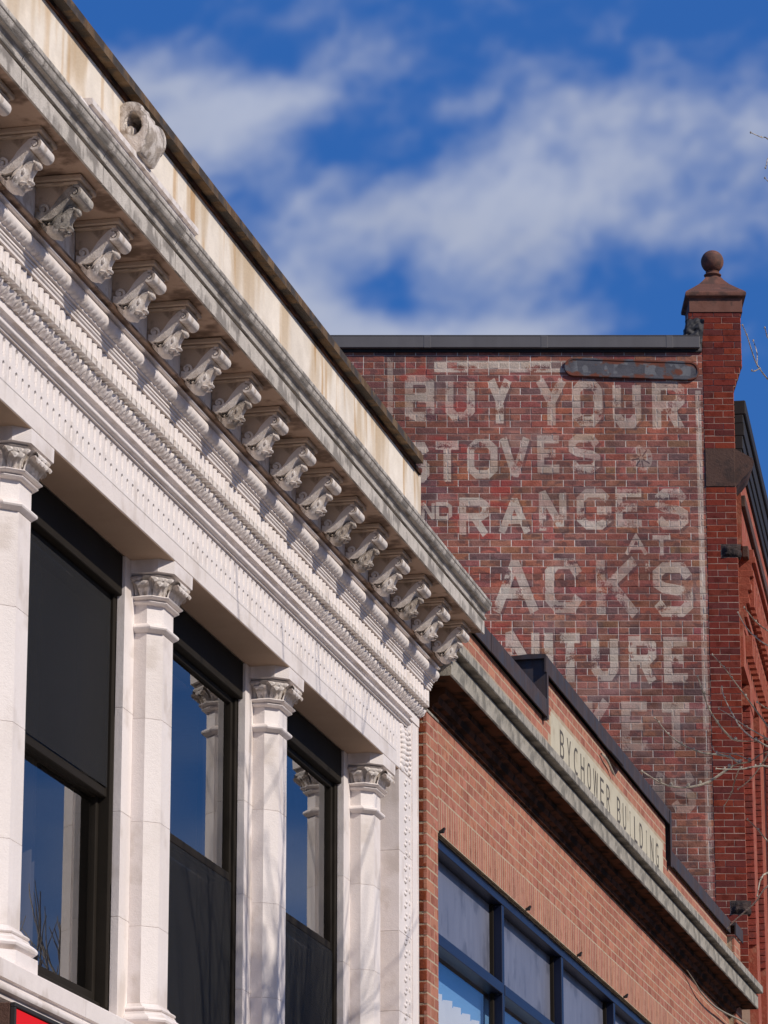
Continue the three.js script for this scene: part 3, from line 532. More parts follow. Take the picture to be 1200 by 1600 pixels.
  // metal coping
  const cop = (y0, y1, z0, z1, f = .022) => prof([[-.38, y0 + .02], [-.38, y1 - .012], [-.1, y1 + .006], [f - .004, y1], [f, y1 - .004], [f, y0], [f - .008, y0 - .003], [f - .012, y0 + .004], [f - .012, y1 - .03], [-.3, y1 - .03], [-.3, y0 + .02]], z1, z0, .3);
  const runs = [[7.826, 7.958, -22.0, -24.1], [7.826, 7.958, -24.103, -26.03], [8.148, 8.28, -26.0, -28.1], [8.146, 8.279, -28.103, -30.0], [8.148, 8.28, -30.003, -31.6], [7.80, 7.925, -31.6, -33.4], [7.80, 7.925, -33.403, -35.03]];
  for (const [a, b, c, d] of runs) { const k = rr(-.004, .003); part('coping', cop(a + k, b + k + rr(-.002, .002), c, d, .022 + rr(-.003, .003)), M.coping, lb); }
  part('coping', [box(-.37, .0215, 7.80, 8.262, -26.062, -26.03), box(.0215, .026, 7.81, 8.272, -26.085, -26.028)], M.coping, lb); part('coping', [box(-.37, .0215, 7.79, 8.262, -31.6, -31.57), box(.0215, .026, 7.78, 8.262, -31.602, -31.53)], M.coping, lb);
  part('coping', cop(7.782, 7.905, -35.0, -35.47, .075), M.coping, lb);
  part('loose_flashing', param(6, 3, (u, v) => [.024 + .05 * v * Math.sin(u * 3.1), 8.15 - v * .06 * Math.sin(u * 3.1) , mix(-28.6, -29.2, u)]), M.coping, lb);
  part('split_wood', [tube([[.0, 8.06, -28.35], [.015, 8.05, -28.5], [.012, 8.03, -28.7], [.02, 7.99, -28.85]], [.008, .01, .006], 5)], M.bark, lb);

  // window band
  const xf = -.05, zs = [-22.62, -24.77, -26.9, -29.06, -31.22, -33.38, -35.0];
  part('window_frame', [cbox(xf - .1, xf, 6.238, 6.3055, -35.03, -22.32, .003), ...zs.map((z) => cbox(xf - .1, xf - .004, 4.0, 6.2375, z - .035, z + .035, .003))], M.navy, lb);
  const stops = [];
  for (let i = 0; i < zs.length - 1; i++) {
    const a = zs[i] - .0355, b = zs[i + 1] + .0355, w = group('window', lb, [xf, 5, (a + b) / 2]);
    part('transom', cbox(xf - .1, xf, 5.635, 5.708, b, a, .003), M.navy, w);
    part('panel', cbox(xf - .1, xf - .085, 5.7085, 6.2375, b + .001, a - .001, .002), M.panel, w);
    const g = new THREE.PlaneGeometry(a - b, 1.63); g.rotateY(Math.PI / 2); g.translate(xf - .07, 4.82, (a + b) / 2); g.deleteAttribute('uv');
    part('pane', g, M.coatedGlass, w);
    part('added_sky_panel', box(-.205, -.2, 5.30, 5.634, b + .01, a - .01), M.mirroredSky, w);  // made-up blue sheet, stands in for sky reflected by the glass
    const n = 22; for (let k = 0; k < n; k++) { const z = mix(a - .05, b + .05, k / (n - 1)), t = .55 + rr(-.12, .12), dz = .04 * Math.cos(t), dx = .04 * Math.sin(t); const s = param(2, 1, (u, v) => [-.15 + mix(-dx, dx, u), mix(3.95, 5.36 + .02 * (k % 3), v), z + mix(dz, -dz, u)]); part('blind_slat', s, M.blind, w); }
    part('mullion_stop', [box(xf - .084, xf - .06, 5.7085, 6.2375, b + .0015, b + .03), box(xf - .084, xf - .06, 4.0, 5.6345, b + .0015, b + .05)], M.frame, w);
  }
  // a strip of torn sealant and little iron brackets along the window head
  part('sealant', param(260, 1, (u, v) => { const z = mix(-22.4, -35, u); return [xf + .002 + .012 * vnoise(z * 9, 2) + v * .012, 6.300 - .008 * vnoise(z * 13, 5) * v, z]; }), M.limestone, lb);
  for (const z of [-22.62, -25.35, -27.27, -29.25, -31.3]) part('iron_bracket', prof([[-.1, 6.309], [.012, 6.309], [.022, 6.338], [.018, 6.341], [-.01, 6.322], [-.1, 6.318]], z - .03, z), M.black, lb);
}

// ================================================================ the tall brick building
const TB = [.1, 0, -35.6];
const tb = thing('brick_building', 'tall red brick building with faded painted advertisement wall and ball finial', 'building', TB);
tb.rotation.y = BEAR; tb.updateMatrixWorld(true);
const TW = tb.matrixWorld.clone();
const uV = [Math.cos(BEAR), 0, -Math.sin(BEAR)], nV = [Math.sin(BEAR), 0, Math.cos(BEAR)];
const wallFrame = new Frame(TB, uV, nV);
function partL(name, geo, mat, parent, label) { if (Array.isArray(geo)) geo = merge(geo); if (!geo.attributes.uv) metricUV(geo); geo.applyMatrix4(TW); return part(name, geo, mat, parent ?? tb, label); }
{
  const U0 = -5.4, U1 = -.294, V0 = 7.44, V1 = 13.75;
  const bricks = courses(U0, U1, V0, V1, { course: .0678, len: .2065, joint: .012, hdr: 8, off: 6, vj: .0112 });
  for (const b of bricks) { const j = rr(-.008, .008); b[0] += j * .3; b[4] = rnd(); }

  // the wall's own colours: mortar, every brick, then the old white lettering worn off the bricks
  const W = 2048, H = 2048, su = W / (U1 - U0), sv = H / (V1 - V0);
  const cv = document.createElement('canvas'); cv.width = W; cv.height = H;
  const cx = cv.getContext('2d');
  const GL = {   // letters as strokes in a unit box, corners cut off as the sign painter did
    B: [[[0, 0], [0, 1], [.8, 1], [1, .9], [1, .62], [.82, .52], [0, .52]], [[.82, .52], [1, .42], [1, .1], [.8, 0], [0, 0]]], U: [[[0, 1], [0, .18], [.25, 0], [.75, 0], [1, .18], [1, 1]]],
    Y: [[[0, 1], [.5, .52], [1, 1]], [[.5, .55], [.5, 0]]], O: [[[.25, 1], [.75, 1], [1, .82], [1, .18], [.75, 0], [.25, 0], [0, .18], [0, .82], [.25, 1], [.75, 1]]],
    R: [[[0, 0], [0, 1], [.78, 1], [1, .88], [1, .6], [.78, .48], [0, .48]], [[.5, .48], [1, 0]]], S: [[[1, .78], [.8, 1], [.22, 1], [0, .86], [0, .64], [.2, .54], [.8, .46], [1, .36], [1, .14], [.78, 0], [.2, 0], [0, .2]]],
    T: [[[-.08, 1], [1.08, 1]], [[.5, 1], [.5, 0]]], V: [[[0, 1], [.5, 0], [1, 1]]], E: [[[1, 1], [0, 1], [0, 0], [1, 0]], [[0, .52], [.8, .52]]], N: [[[0, 0], [0, 1], [1, 0], [1, 1]]],
    D: [[[0, 0], [0, 1], [.7, 1], [1, .8], [1, .2], [.7, 0], [0, 0], [0, .3]]], A: [[[0, 0], [.5, 1], [1, 0]], [[.2, .32], [.8, .32]]], G: [[[1, .8], [.75, 1], [.25, 1], [0, .8], [0, .2], [.25, 0], [.75, 0], [1, .18], [1, .46], [.6, .46]]],
    C: [[[1, .76], [.78, 1], [.25, 1], [0, .8], [0, .2], [.25, 0], [.78, 0], [1, .24]]], K: [[[0, 0], [0, 1]], [[1, 1], [0, .38]], [[.32, .56], [1, 0]]], I: [[[.5, 0], [.5, 1]]], "'": [[[.6, 1], [.4, 0]]], 4: [[[.75, 0], [.75, 1], [0, .3], [1.05, .3]]],
  };
  const rows = ['B -3.24 -2.95 13.00 13.46;U -2.84 -2.55 13.00 13.45;Y -2.43 -2.18 12.97 13.42;Y -1.95 -1.64 12.95 13.42;O -1.59 -1.29 12.95 13.42;U -1.19 -0.91 12.93 13.41;R -0.80 -0.48 12.91 13.41',
    'S -3.23 -3.00 12.37 12.77;T -2.96 -2.69 12.37 12.78;O -2.63 -2.33 12.41 12.80;V -2.31 -2.01 12.43 12.82;E -1.94 -1.69 12.47 12.84;S -1.63 -1.32 12.47 12.85',
    'N -3.08 -2.95 11.99 12.15;D -2.94 -2.78 11.98 12.16;R -2.71 -2.42 11.83 12.20;A -2.33 -2.01 11.85 12.22;N -1.93 -1.66 11.87 12.26;G -1.56 -1.22 11.89 12.29;E -1.18 -0.89 11.91 12.29;S -0.79 -0.47 11.89 12.29',
    "A -1.10 -0.87 11.63 11.83;T -0.83 -0.64 11.62 11.82;A -2.40 -1.94 11.05 11.59;C -1.88 -1.51 11.05 11.58;K -1.38 -0.96 11.02 11.57;' -0.92 -0.83 11.43 11.56;S -0.83 -0.44 11.01 11.54",
    'N -2.27 -1.94 10.39 10.84;I -1.90 -1.80 10.36 10.84;T -1.77 -1.52 10.35 10.83;U -1.44 -1.18 10.37 10.82;R -1.08 -0.81 10.35 10.80;E -0.74 -0.47 10.35 10.79',
    'K -1.52 -1.26 9.68 10.16;E -1.16 -0.87 9.68 10.15;T -0.79 -0.48 9.67 10.14;4 -0.90 -0.73 9.11 9.48;S -0.70 -0.46 9.07 9.46'].join(';').split(';').map((s) => s.split(' '));
  const letters = (dx, dy) => rows.forEach(([ch, a, b, c, d]) => {
    const h = d - c, w = ch === "'" ? .05 : Math.min(.088, .148 * h + .013) * (h < .25 ? .85 : 1), x0 = +a + w / 2, x1 = +b - w / 2, y0 = +c + w / 2, y1 = +d - w / 2;
    cx.lineWidth = w * su; cx.lineCap = 'butt'; cx.lineJoin = 'miter'; cx.miterLimit = 1.9;
    for (const st of GL[ch]) { cx.beginPath(); st.forEach(([p, q], i) => { const X = (mix(x0, x1, p) + dx - U0) * su; let q2 = q; if (/[YTVINAKR4]/.test(ch)) q2 = q === 0 ? -w / 2 / (y1 - y0) : q === 1 && /[YVINK]/.test(ch) ? 1 + w / 2 / (y1 - y0) : q; if (ch === 'A' && q === 1) q2 = 1; const Y = H - (mix(y0, y1, q2) + dy - V0) * sv; i ? cx.lineTo(X, Y) : cx.moveTo(X, Y); }); cx.stroke(); }
  });
  cx.fillStyle = '#000'; cx.fillRect(0, 0, W, H);
  cx.strokeStyle = 'rgb(0,120,0)'; letters(.022, -.022);               // thin dark shade line behind the letters
  cx.globalCompositeOperation = 'lighter'; cx.strokeStyle = 'rgb(230,0,0)'; letters(0, 0);
  const line = (u, a, b, w) => { cx.lineWidth = w * su; cx.beginPath(); cx.moveTo((u - U0) * su, H - (a - V0) * sv); cx.lineTo((u - U0) * su, H - (b - V0) * sv); cx.stroke(); };
  cx.strokeStyle = 'rgb(215,0,0)'; line(-.345, 7.5, 13.31, .055); line(-3.385, 13.05, 13.66, .055); line(-3.4, 11, 13.04, .05);
  // the round flower after the second word
  cx.fillStyle = 'rgb(150,0,0)'; cx.beginPath(); cx.arc((-.918 - U0) * su, H - (12.611 - V0) * sv, .11 * su, 0, 7); cx.fill();
  cx.globalCompositeOperation = 'source-over'; cx.strokeStyle = 'rgb(0,200,0)'; cx.lineWidth = .012 * su;
  for (let k = 0; k < 8; k++) { const a = k * Math.PI / 4 + .2; cx.beginPath(); cx.moveTo((-.918 - U0 + .02 * Math.cos(a)) * su, H - (12.611 - V0 + .02 * Math.sin(a)) * sv); cx.lineTo((-.918 - U0 + .1 * Math.cos(a)) * su, H - (12.611 - V0 + .1 * Math.sin(a)) * sv); cx.stroke(); }
  const mask = cx.getImageData(0, 0, W, H).data;
  const px = new Uint8Array(W * H * 4), id = new Int32Array(W * H).fill(-1);
  const pal = [[152, 92, 76], [158, 96, 76], [144, 88, 76], [160, 98, 74], [138, 90, 76], [152, 86, 69], [130, 84, 75], [166, 99, 75], [150, 98, 79], [142, 80, 68]];
  bricks.forEach((b, i) => {
    b.col = pal[Math.floor(rnd() * 10)].map((c, q) => mix(c, [149, 91, 78][q], .35) * rr(.92, 1.06)); const r = rnd(); if (r < .025) b.col = [168, 94, 74]; else if (r < .075) b.col = [114, 82, 78];
    if (b[2] < 11.0 && rnd() < .3) b.col = b.col.map((c) => c * .9); b.bare = rnd() < .03; b.thin = rr(.74, 1.0); b.wash = rnd();
    const i0 = Math.max(0, Math.floor((b[0] - .001 - U0) * su)), i1 = Math.min(W - 1, Math.ceil((b[1] + .001 - U0) * su)), j0 = Math.max(0, Math.floor((b[2] - .001 - V0) * sv)), j1 = Math.min(H - 1, Math.ceil((b[3] + .001 - V0) * sv));
    for (let y = j0; y <= j1; y++) for (let x = i0; x <= i1; x++) id[y * W + x] = i;
  });
  for (let y = 0; y < H; y++) for (let x = 0; x < W; x++) {
    const o = (y * W + x) * 4, k = id[y * W + x], u = U0 + x / su, v = V0 + y / sv, q = ((H - 1 - y) * W + x) * 4;
    const fine = vnoise(x / 3.1, y / 3.1), mid = fbm(u * 9, v * 14, 3), big = fbm(u * 1.3 + 7, v * 1.3, 4);
    const b = k >= 0 ? bricks[k] : null;
    let c = b ? b.col : [222, 208, 194];
    const g = (fine - .5) * 22 + (mid - .5) * 46; const tone = mix(.86, 1.12, sstep(.25, .75, fbm(u * .9 + 21, v * .8 + 5, 3))); c = [(c[0] + g) * tone, (c[1] + g * .8) * tone, (c[2] + g * .75) * tone];
    if (b) { const s = sstep(.56, .72, fbm(u * 14 + b.wash * 40, v * 22, 2)) * .45; c = [mix(c[0], 84, s), mix(c[1], 62, s), mix(c[2], 62, s)]; }
    // soot low on the wall, a pale bloom here and there
    const soot = sstep(.5, .75, big) * .35 * sstep(11.4, 9, v); c = c.map((t) => t * (1 - soot));
    const bloom = sstep(.58, .8, fbm(u * 2.1 + 3, v * 3.2 + 8, 4)) * .35; c = [mix(c[0], 188, bloom), mix(c[1], 164, bloom), mix(c[2], 154, bloom)];
    const red = sstep(.62, .72, fbm(u * 2.6 + 60, v * 5.5, 3)) * (b ? .6 : .2) * sstep(-1.9, -2.3, u); c = [mix(c[0], 168, red), mix(c[1], 66, red), mix(c[2], 58, red)];
    const wear = sstep(.18, .42, fbm(u * 8 + 90, v * 11, 4) + (fine - .5) * .2) * mix(.62, 1, sstep(9.6, 10.6, v)), wr = vnoise(u * 2.1 + 4, v * 2.7) * .45 + .66;
    const keep = v > 11.6 && v < 11.85 ? Math.max(wear, .8) : wear; let pt = mask[q] / 255 * keep * (b ? (b.bare ? .15 : b.thin) : .8) * Math.min(1, wr);
    if (b && v > 13.5 && v < 13.62 && u > -2.95 && u < -1.62) pt = Math.max(pt, (b.wash > .25 ? .8 : .3) * wear);
    const sh = mask[q + 1] / 255 * (1 - pt) * sstep(.4, .6, fbm(u * 7 + 10, v * 9, 3)) * .75; c = [mix(c[0], 70, sh), mix(c[1], 62, sh), mix(c[2], 68, sh)];
    const pn = (fine - .5) * 16 + (mid - .5) * 34; c = [mix(c[0], 214 + pn, pt), mix(c[1], 200 + pn, pt), mix(c[2], 180 + pn, pt)];
    px[o] = clamp(c[0], 0, 255); px[o + 1] = clamp(c[1], 0, 255); px[o + 2] = clamp(c[2], 0, 255); px[o + 3] = 255;
  }
  const tex = new THREE.DataTexture(px, W, H); tex.magFilter = THREE.LinearFilter; tex.colorSpace = THREE.SRGBColorSpace; tex.needsUpdate = true;
  const painted = std({ map: tex, bumpMap: texture(512, 512, (i, j) => grey(255 * (.5 * fbm(i / 9, j / 9, 4) + .5 * vnoise(i / 2, j / 2))), false, 4.2, 5.2), bumpScale: .004, roughness: .92 });
  const uvW = (u, v) => [(u - U0) / (U1 - U0), (v - V0) / (V1 - V0)];
  const back = new Quads(); back.quad(wallFrame.at(U0, V0, -.0022), wallFrame.at(U1, V0, -.0022), wallFrame.at(U1, V1, -.0022), wallFrame.at(U0, V1, -.0022), [1, 1, 1], [uvW(U0, V0), uvW(U1, V0), uvW(U1, V1), uvW(U0, V1)]);
  const bg = back.geo(); bg.deleteAttribute('color'); part('mortar', bg, painted, tb);
  partL('wall', box(-5.4, -.31, 0, 13.74, -.45, -.013), M.darkMortar);
  lay(bricks, wallFrame, tb, painted, () => [1, 1, 1], uvW, -.012, .0, (b) => (b[0] < -3.3 ? 50 : 0) + Math.hypot(b[0] + 1.4, b[2] - 12.2), 300, .0035);
  for (const m of tb.children) if (m.isMesh && m.geometry.attributes.color) m.geometry.deleteAttribute('color');

  // corner pilaster
  const red = [lin(140, 62, 47), lin(131, 57, 47), lin(146, 66, 47), lin(124, 59, 52), lin(134, 64, 51), lin(112, 57, 53)], redTone = () => jig(red[Math.floor(rnd() * 6)], .1);
  const pb = []; let r = 0;
  const rightAt = (v) => .008 + .022 * ((v > 13.35) + (v > 13.42) + (v > 13.487) + (v > 13.553));
  for (let v = 7.3; v < 14.12; v += .0652, r++) {
    if (v + .03 > 12.32 && v + .03 < 12.7115) continue;
    const l = v > 13.875 ? -.425 : -.2915, e = rightAt(v + .03), odd = r % 2, inRock = (v + .03 > 11.602 && v + .03 < 11.731) || (v + .03 > 8.081 && v + .03 < 8.21);
    const cuts = v > 13.875 ? (odd ? [l, -.30, -.09, e] : [l, -.38, -.17, .02, e]) : e > .04 ? (odd ? [l, -.18, .028, e] : [l, -.08, e]) : odd ? [l, -.19, e] : [l, -.1, e];
    for (let k = 0; k < cuts.length - 1; k++) { let a = cuts[k], b = cuts[k + 1] - .0045; if (inRock) { b = Math.min(b, -.158); if (b - a < .03) continue; } if (b - a > .02) pb.push([a, b, v, Math.min(v + .0602, 14.128)]); }
  }
  lay(pb, wallFrame, tb, M.brick, redTone, (u, v) => [u, v], -.014, .004, null, 300, .0022, .7);
  partL('pilaster', [box(-.2925, .004, 0, 13.35, -.46, .0015), box(-.424, .088, 13.876, 14.127, -.5, -.0005), box(-.2925, .088, 13.553, 13.8755, -.5, -.0006), ...[0, 1, 2].map((k) => box(-.2925, .004 + .022 * (k + 1), 13.351 + .067 * k, 13.4165 + .067 * k, -.48 - k * .005, -.0007))], M.darkMortar);
  const sideRows = []; for (let v = 7.3; v < 14.12; v += .0652) { const e = rightAt(v + .03); if (v + .03 > 12.32 && v + .03 < 12.7115) continue; sideRows.push(cbox(e - .02, e + .0005, v, Math.min(v + .0585, 14.128), -.455, -.003, .003)); }
  const sr = partL('brickwork', sideRows, M.redBrickFlat); sr.userData.kind = 'stuff';
  const tc = []; for (let k = 0; k < 3; k++) tc.push(ball(.097, 13.62 + k * .05, -.2, .02, .028, .1, 8, 6)); partL('terracotta_ornament', tc, M.redBrickFlat);

  // stone console and rock-faced blocks
  partL('stone_console', [cbox(-.2905, -.002, 12.318, 12.7095, -.2, .012, .004), prof([[-.0015, 12.7095], [.045, 12.685], [.17, 12.612], [.187, 12.575], [.18, 12.53], [.12, 12.45], [.065, 12.40], [.035, 12.35], [-.0015, 12.318]], -.62, .006)], M.brownstone);
  const rough = (u0, u1, y0, y1) => { const g = new THREE.BoxGeometry(u1 - u0, y1 - y0, .12, 12, 10, 6), p = g.attributes.position; for (let i = 0; i < p.count; i++) { const x = p.getX(i), y = p.getY(i), z = p.getZ(i), f = 1 - Math.max(Math.abs(x) / (u1 - u0), Math.abs(y) / (y1 - y0)) * 2; const n = vnoise((x + u0) * 45, (y + y0) * 45) + .5 * vnoise(x * 110, y * 110); p.setXYZ(i, x + (x > .08 ? n * .012 : 0), y, z > 0 ? z - .004 + .03 * n * sstep(0, .5, f) : z); } g.translate((u0 + u1) / 2, (y0 + y1) / 2, -.05); g.computeVertexNormals(); g.deleteAttribute('uv'); return g; };
  for (const [y0, y1] of [[11.602, 11.731], [8.081, 8.21]]) { partL('rock_faced_stone', rough(-.154, .03, y0, y1), M.darkStone); partL('mortar', [box(-.1585, -.1542, y0, y1, -.02, .0035), box(-.1585, .003, y0 - .006, y0 - .0005, -.02, .0032)], M.mortar); }

  // finial
  const cn = -.148, cz = -.25;
  const sq = (list) => { const pos = []; for (let i = 0; i < list.length - 1; i++) { const [h0, y0] = list[i], [h1, y1] = list[i + 1], C = [[-1, -1], [1, -1], [1, 1], [-1, 1]]; for (let k = 0; k < 4; k++) { const a = C[k], b = C[(k + 1) % 4]; const A = [cn + a[0] * h0, y0, cz + a[1] * h0], B = [cn + b[0] * h0, y0, cz + b[1] * h0], D = [cn + b[0] * h1, y1, cz + b[1] * h1], E2 = [cn + a[0] * h1, y1, cz + a[1] * h1]; pos.push(...A, ...E2, ...D, ...A, ...D, ...B); } } const g = new THREE.BufferGeometry(); g.setAttribute('position', new THREE.Float32BufferAttribute(pos, 3)); g.computeVertexNormals(); return toCreasedNormals(g, .5); };
  const fin = group('finial', tb, new THREE.Vector3(cn, 14.13, cz).applyMatrix4(TW).toArray());
  partL('cap', [sq([[.2, 14.128], [.263, 14.1281], [.263, 14.27], [.27, 14.275], [.298, 14.29], [.302, 14.305], [.300, 14.326], [.285, 14.345], [.22, 14.40], [.15, 14.464], [.1, 14.525], [.075, 14.565], [.0, 14.57]])], M.terracotta, fin);
  const lathe = new THREE.LatheGeometry([[.0, 14.47], [.078, 14.47], [.068, 14.49], [.064, 14.505], [.075, 14.514], [.086, 14.518], [.088, 14.526], [.08, 14.533], [.066, 14.54], [.062, 14.548], [.07, 14.56]].map(([a, b]) => new THREE.Vector2(a, b)), 24); lathe.translate(cn, .083, cz); lathe.deleteAttribute('uv');
  partL('neck', lathe, M.terracotta, fin); partL('ball', ball(cn, 14.752, cz, .114, .118, .114, 32, 22), M.terracotta, fin);

  // metal coping on the painted wall, and the torn roofing wrapped round the pinnacle's foot
  const cj = [-5.4, -4.1, -3.02, -1.86, -.62, -.318];
  for (let i = 0; i < 5; i++) partL('coping', [cbox(cj[i] + .001, cj[i + 1] - .001, 13.738, 13.862, -.36, .062, .006), box(cj[i] + .001, cj[i + 1] - .001, 13.862, 13.868, -.36, .066)], M.charcoal);
  for (let i = 1; i < 5; i++) partL('coping_seam', cbox(cj[i] - .035, cj[i] + .035, 13.7365, 13.8685, -.3, .0645, .004), M.charcoal);
  partL('coping_shade_strip', box(-5.4, -.30, 13.706, 13.7375, -.3, .018), M.black);  // black strip painting the shadow gap beneath the coping
  const tarp = new THREE.PlaneGeometry(1, 1, 26, 18); { const p = tarp.attributes.position; for (let i = 0; i < p.count; i++) { const s = p.getX(i) + .5, t = p.getY(i) + .5, w = .03 * (vnoise(s * 7, t * 6) - .5) + .02 * (vnoise(s * 15 + 9, t * 13) - .5), flare = .012 + .03 * (1 - t); const topv = 14.075 - .05 * Math.abs(s - .72) - .02 * vnoise(s * 9, 4); const y = mix(13.85 + (s > .85 ? -.06 : 0), topv, t); let u, n; if (s > .42) { u = mix(-.44 - flare * .6, -.265 - .03 * (1 - t), (s - .42) / .58); n = .012 + flare * .6 + w; } else { u = -.44 - flare * .6 + w; n = mix(-.45, .012 + flare * .6, s / .42); } p.setXYZ(i, u, y, n); } tarp.computeVertexNormals(); tarp.deleteAttribute('uv'); }
  partL('torn_roofing', tarp, M.rubber); partL('flashing', [box(-.334, -.300, 13.72, 13.90, -.1, .02), box(-.345, -.31, 13.79, 13.84, -.1, .03)], M.charcoal);

  // the street front, running away behind the pilaster
  const F = (x0, x1, y0, y1, t0, t1, b = 0) => { const g = b ? cbox(x0, x1, y0, y1, -t1, -t0, b) : box(x0, x1, y0, y1, -t1, -t0); metricUV(g); g.rotateY(-.1606); g.translate(.008, 0, -.004); return g; };
  const Fl = (name, list, mat, label) => { const uvs = list.map((g) => g.index ? g.toNonIndexed() : g); const m = mergeGeometries(uvs.map((g) => { for (const a of Object.keys(g.attributes)) if (!['position', 'normal', 'uv'].includes(a)) g.deleteAttribute(a); return g; })); return partL(name, m, mat, tb, label); };
  Fl('front_wall', [F(-.32, -.28, 0, 13.3, .47, 14), F(-.32, -.0005, 10.62, 11.02, .47, 14), F(-.32, .004, 11.9, 12.74, .64, 14)], M.redBrickFlat);
  const pil = [[1.22, 1.7], [2.62, 3.2], [4.2, 4.8], [5.8, 6.4], [7.4, 8.0]];
  for (const [a, b] of pil) Fl('pilaster', [F(-.3, -.0012, 0, 10.6195, a + .02, b), F(-.27, .006, 10.4, 10.6, a - .04, b + .04)], M.redBrickFlat);
  const jamb = []; for (const [a] of pil) for (let v = 8; v < 10.39; v += .0652) jamb.push(F(-.27, -.15, v, v + .058, a, a + .05, .003), F(-.142, 0, v, v + .058, a, a + .05, .003)); const jb = Fl('brickwork', jamb, M.redBrickShaded); jb.userData.kind = 'stuff';
  for (let k = 0; k < 6; k++) Fl('corbel_course', [F(-.3, .012 + .022 * k, 11.0205 + k * .146, 11.085 + k * .146, .62 + .03 * k, 14, .004), F(-.3, .002 + .02 * k, 11.0855 + k * .146, 11.165 + k * .146, .64 + .03 * k, 14)], M.redBrickFlat);
  const dd = []; for (let t = .8; t < 9; t += .24) dd.push(F(.0, .1, 11.3, 11.62, t, t + .11, .004), F(.0, .07, 10.8, 11.018, t, t + .1, .004)); Fl('corbel', dd, M.redBrickFlat);
  Fl('string_course', [F(0, .06, 11.78, 11.895, .64, 14, .006), F(0, .045, 12.3, 12.42, .64, 14, .006)], M.brownstone);
  Fl('cornice', [F(-.3, .03, 12.741, 12.86, .5, 14, .004), F(-.3, .045, 12.861, 13.0, .5, 14, .006), F(-.3, .062, 13.001, 13.13, .5, 14, .006), F(-.3, .055, 13.131, 13.22, .5, 14, .006), F(-.3, .082, 13.221, 13.37, .5, 14, .01)], M.black);
  const bay = [F(-.1, .55, 0, 12.0, 3.9, 7, 0)]; Fl('projecting_bay', bay, M.darkMortar);
  const bb = []; let row = 0; for (let v = 8; v < 11.95; v += .0652, row++) for (let x = -.02 - (row % 2) * .1; x < .55; x += .205) bb.push(F(Math.max(-.02, x), Math.min(x + .197, .551), v, v + .058, 3.885, 3.93, .003)); const bw = Fl('brickwork', bb, M.redBrickShaded); bw.userData.kind = 'stuff';
}

// ================================================================ things on the walls
{
  // rusted plate sign on the painted wall
  const t = thing('plate_sign', 'rusted dark metal plate sign with rounded ends under the coping', 'sign', wallFrame.at(-.995, 13.53, 0).toArray());
  t.rotation.set(0, BEAR, 0); t.rotation.z = -.0; t.updateMatrixWorld(true);
  const s = (rx, ry) => { const h = new THREE.Shape(); h.moveTo(-rx + ry, -ry); h.lineTo(rx - ry, -ry); h.absarc(rx - ry, 0, ry, -Math.PI / 2, Math.PI / 2); h.lineTo(-rx + ry, ry); h.absarc(-rx + ry, 0, ry, Math.PI / 2, Math.PI * 1.5); return h; };
  const rust = texture(1024, 160, (i, j) => {
    const u = i / 1024, v = j / 160, a = fbm(i / 60, j / 60, 5), n = vnoise(i / 3, j / 3);
    let c = [88 + 34 * (a - .5) + n * 14, 86 + 34 * (a - .5) + n * 14, 90 + 34 * (a - .5) + n * 14];
    const L = sstep(.5, .58, fbm(u * 26, v * 2.2 + 4, 2)) * sstep(.16, .26, v) * sstep(.86, .76, v) * sstep(.05, .1, u) * sstep(.97, .92, u); c = c.map((q) => mix(q, 132, L * .8));
    const e = Math.max(Math.abs(v - .5) * 2.1, sstep(.93, 1, Math.max(u, 1 - u)) * 1.1), R = sstep(.55, .72, fbm(u * 13 + 5, v * 2.4 + 1, 4) + .16 * e - .03); const k = R * .9; c = [mix(c[0], 128, k), mix(c[1], 66, k), mix(c[2], 44, k)];
    return c;
  });
  const sm = std({ map: rust, bumpMap: grain, bumpScale: .004, roughness: .85 });
  const plate = new THREE.ExtrudeGeometry(s(.665, .094), { depth: .014, bevelEnabled: true, bevelSize: .004, bevelThickness: .004, bevelSegments: 1, curveSegments: 12 });
  const hole = s(.665, .094); hole.holes.push(s(.648, .078)); const rim = new THREE.ExtrudeGeometry(hole, { depth: .003, bevelEnabled: true, bevelSize: .003, bevelThickness: .003, bevelSegments: 1, curveSegments: 12 }); rim.translate(0, 0, .0195);
  for (const [n, g] of [['plate', plate], ['rim', rim]]) { const p = g.attributes.position, uv = new Float32Array(p.count * 2); for (let i = 0; i < p.count; i++) { uv[2 * i] = (p.getX(i) + .67) / 1.34; uv[2 * i + 1] = (p.getY(i) + .1) / .2; } g.setAttribute('uv', new THREE.BufferAttribute(uv, 2)); g.rotateZ(-.035); g.translate(0, 0, .004); const m = new THREE.Mesh(g, sm); m.name = n; m.castShadow = m.receiveShadow = true; t.add(m); }
}
{
  // red sign box under the sill
  const t = thing('shop_sign', 'red sign panel with black edge under the white window sill', 'sign', [.03, 3.4, -16.2]);
  part('casing', [cbox(.005, .085, 3.1, 3.975, -18.6, -14.3, .004)], M.brownstone, t);
  part('face', cbox(.0855, .1, 3.12, 3.955, -18.58, -14.32, .003), M.red, t);
  part('trim', [cbox(.0855, .107, 3.956, 3.975, -18.6, -14.3, .003), cbox(.0856, .107, 3.1, 3.9555, -14.319, -14.3, .003)], M.black, t);
  // loose cable across the low wall
  const c = part('wall_cable', tube([[.02, 7.02, -32.3], [.03, 6.972, -32.7], [.035, 6.93, -33.0], [.04, 6.92, -33.6], [.05, 6.95, -34.3], [.09, 7.0, -35.2], [.12, 7.05, -36.6]], [.004, .007, .008, .009, .009, .009], 6), M.cable, scene);
  tag(c, 'pale loose cable crossing the brick wall below the far cornice end', 'cable');
}

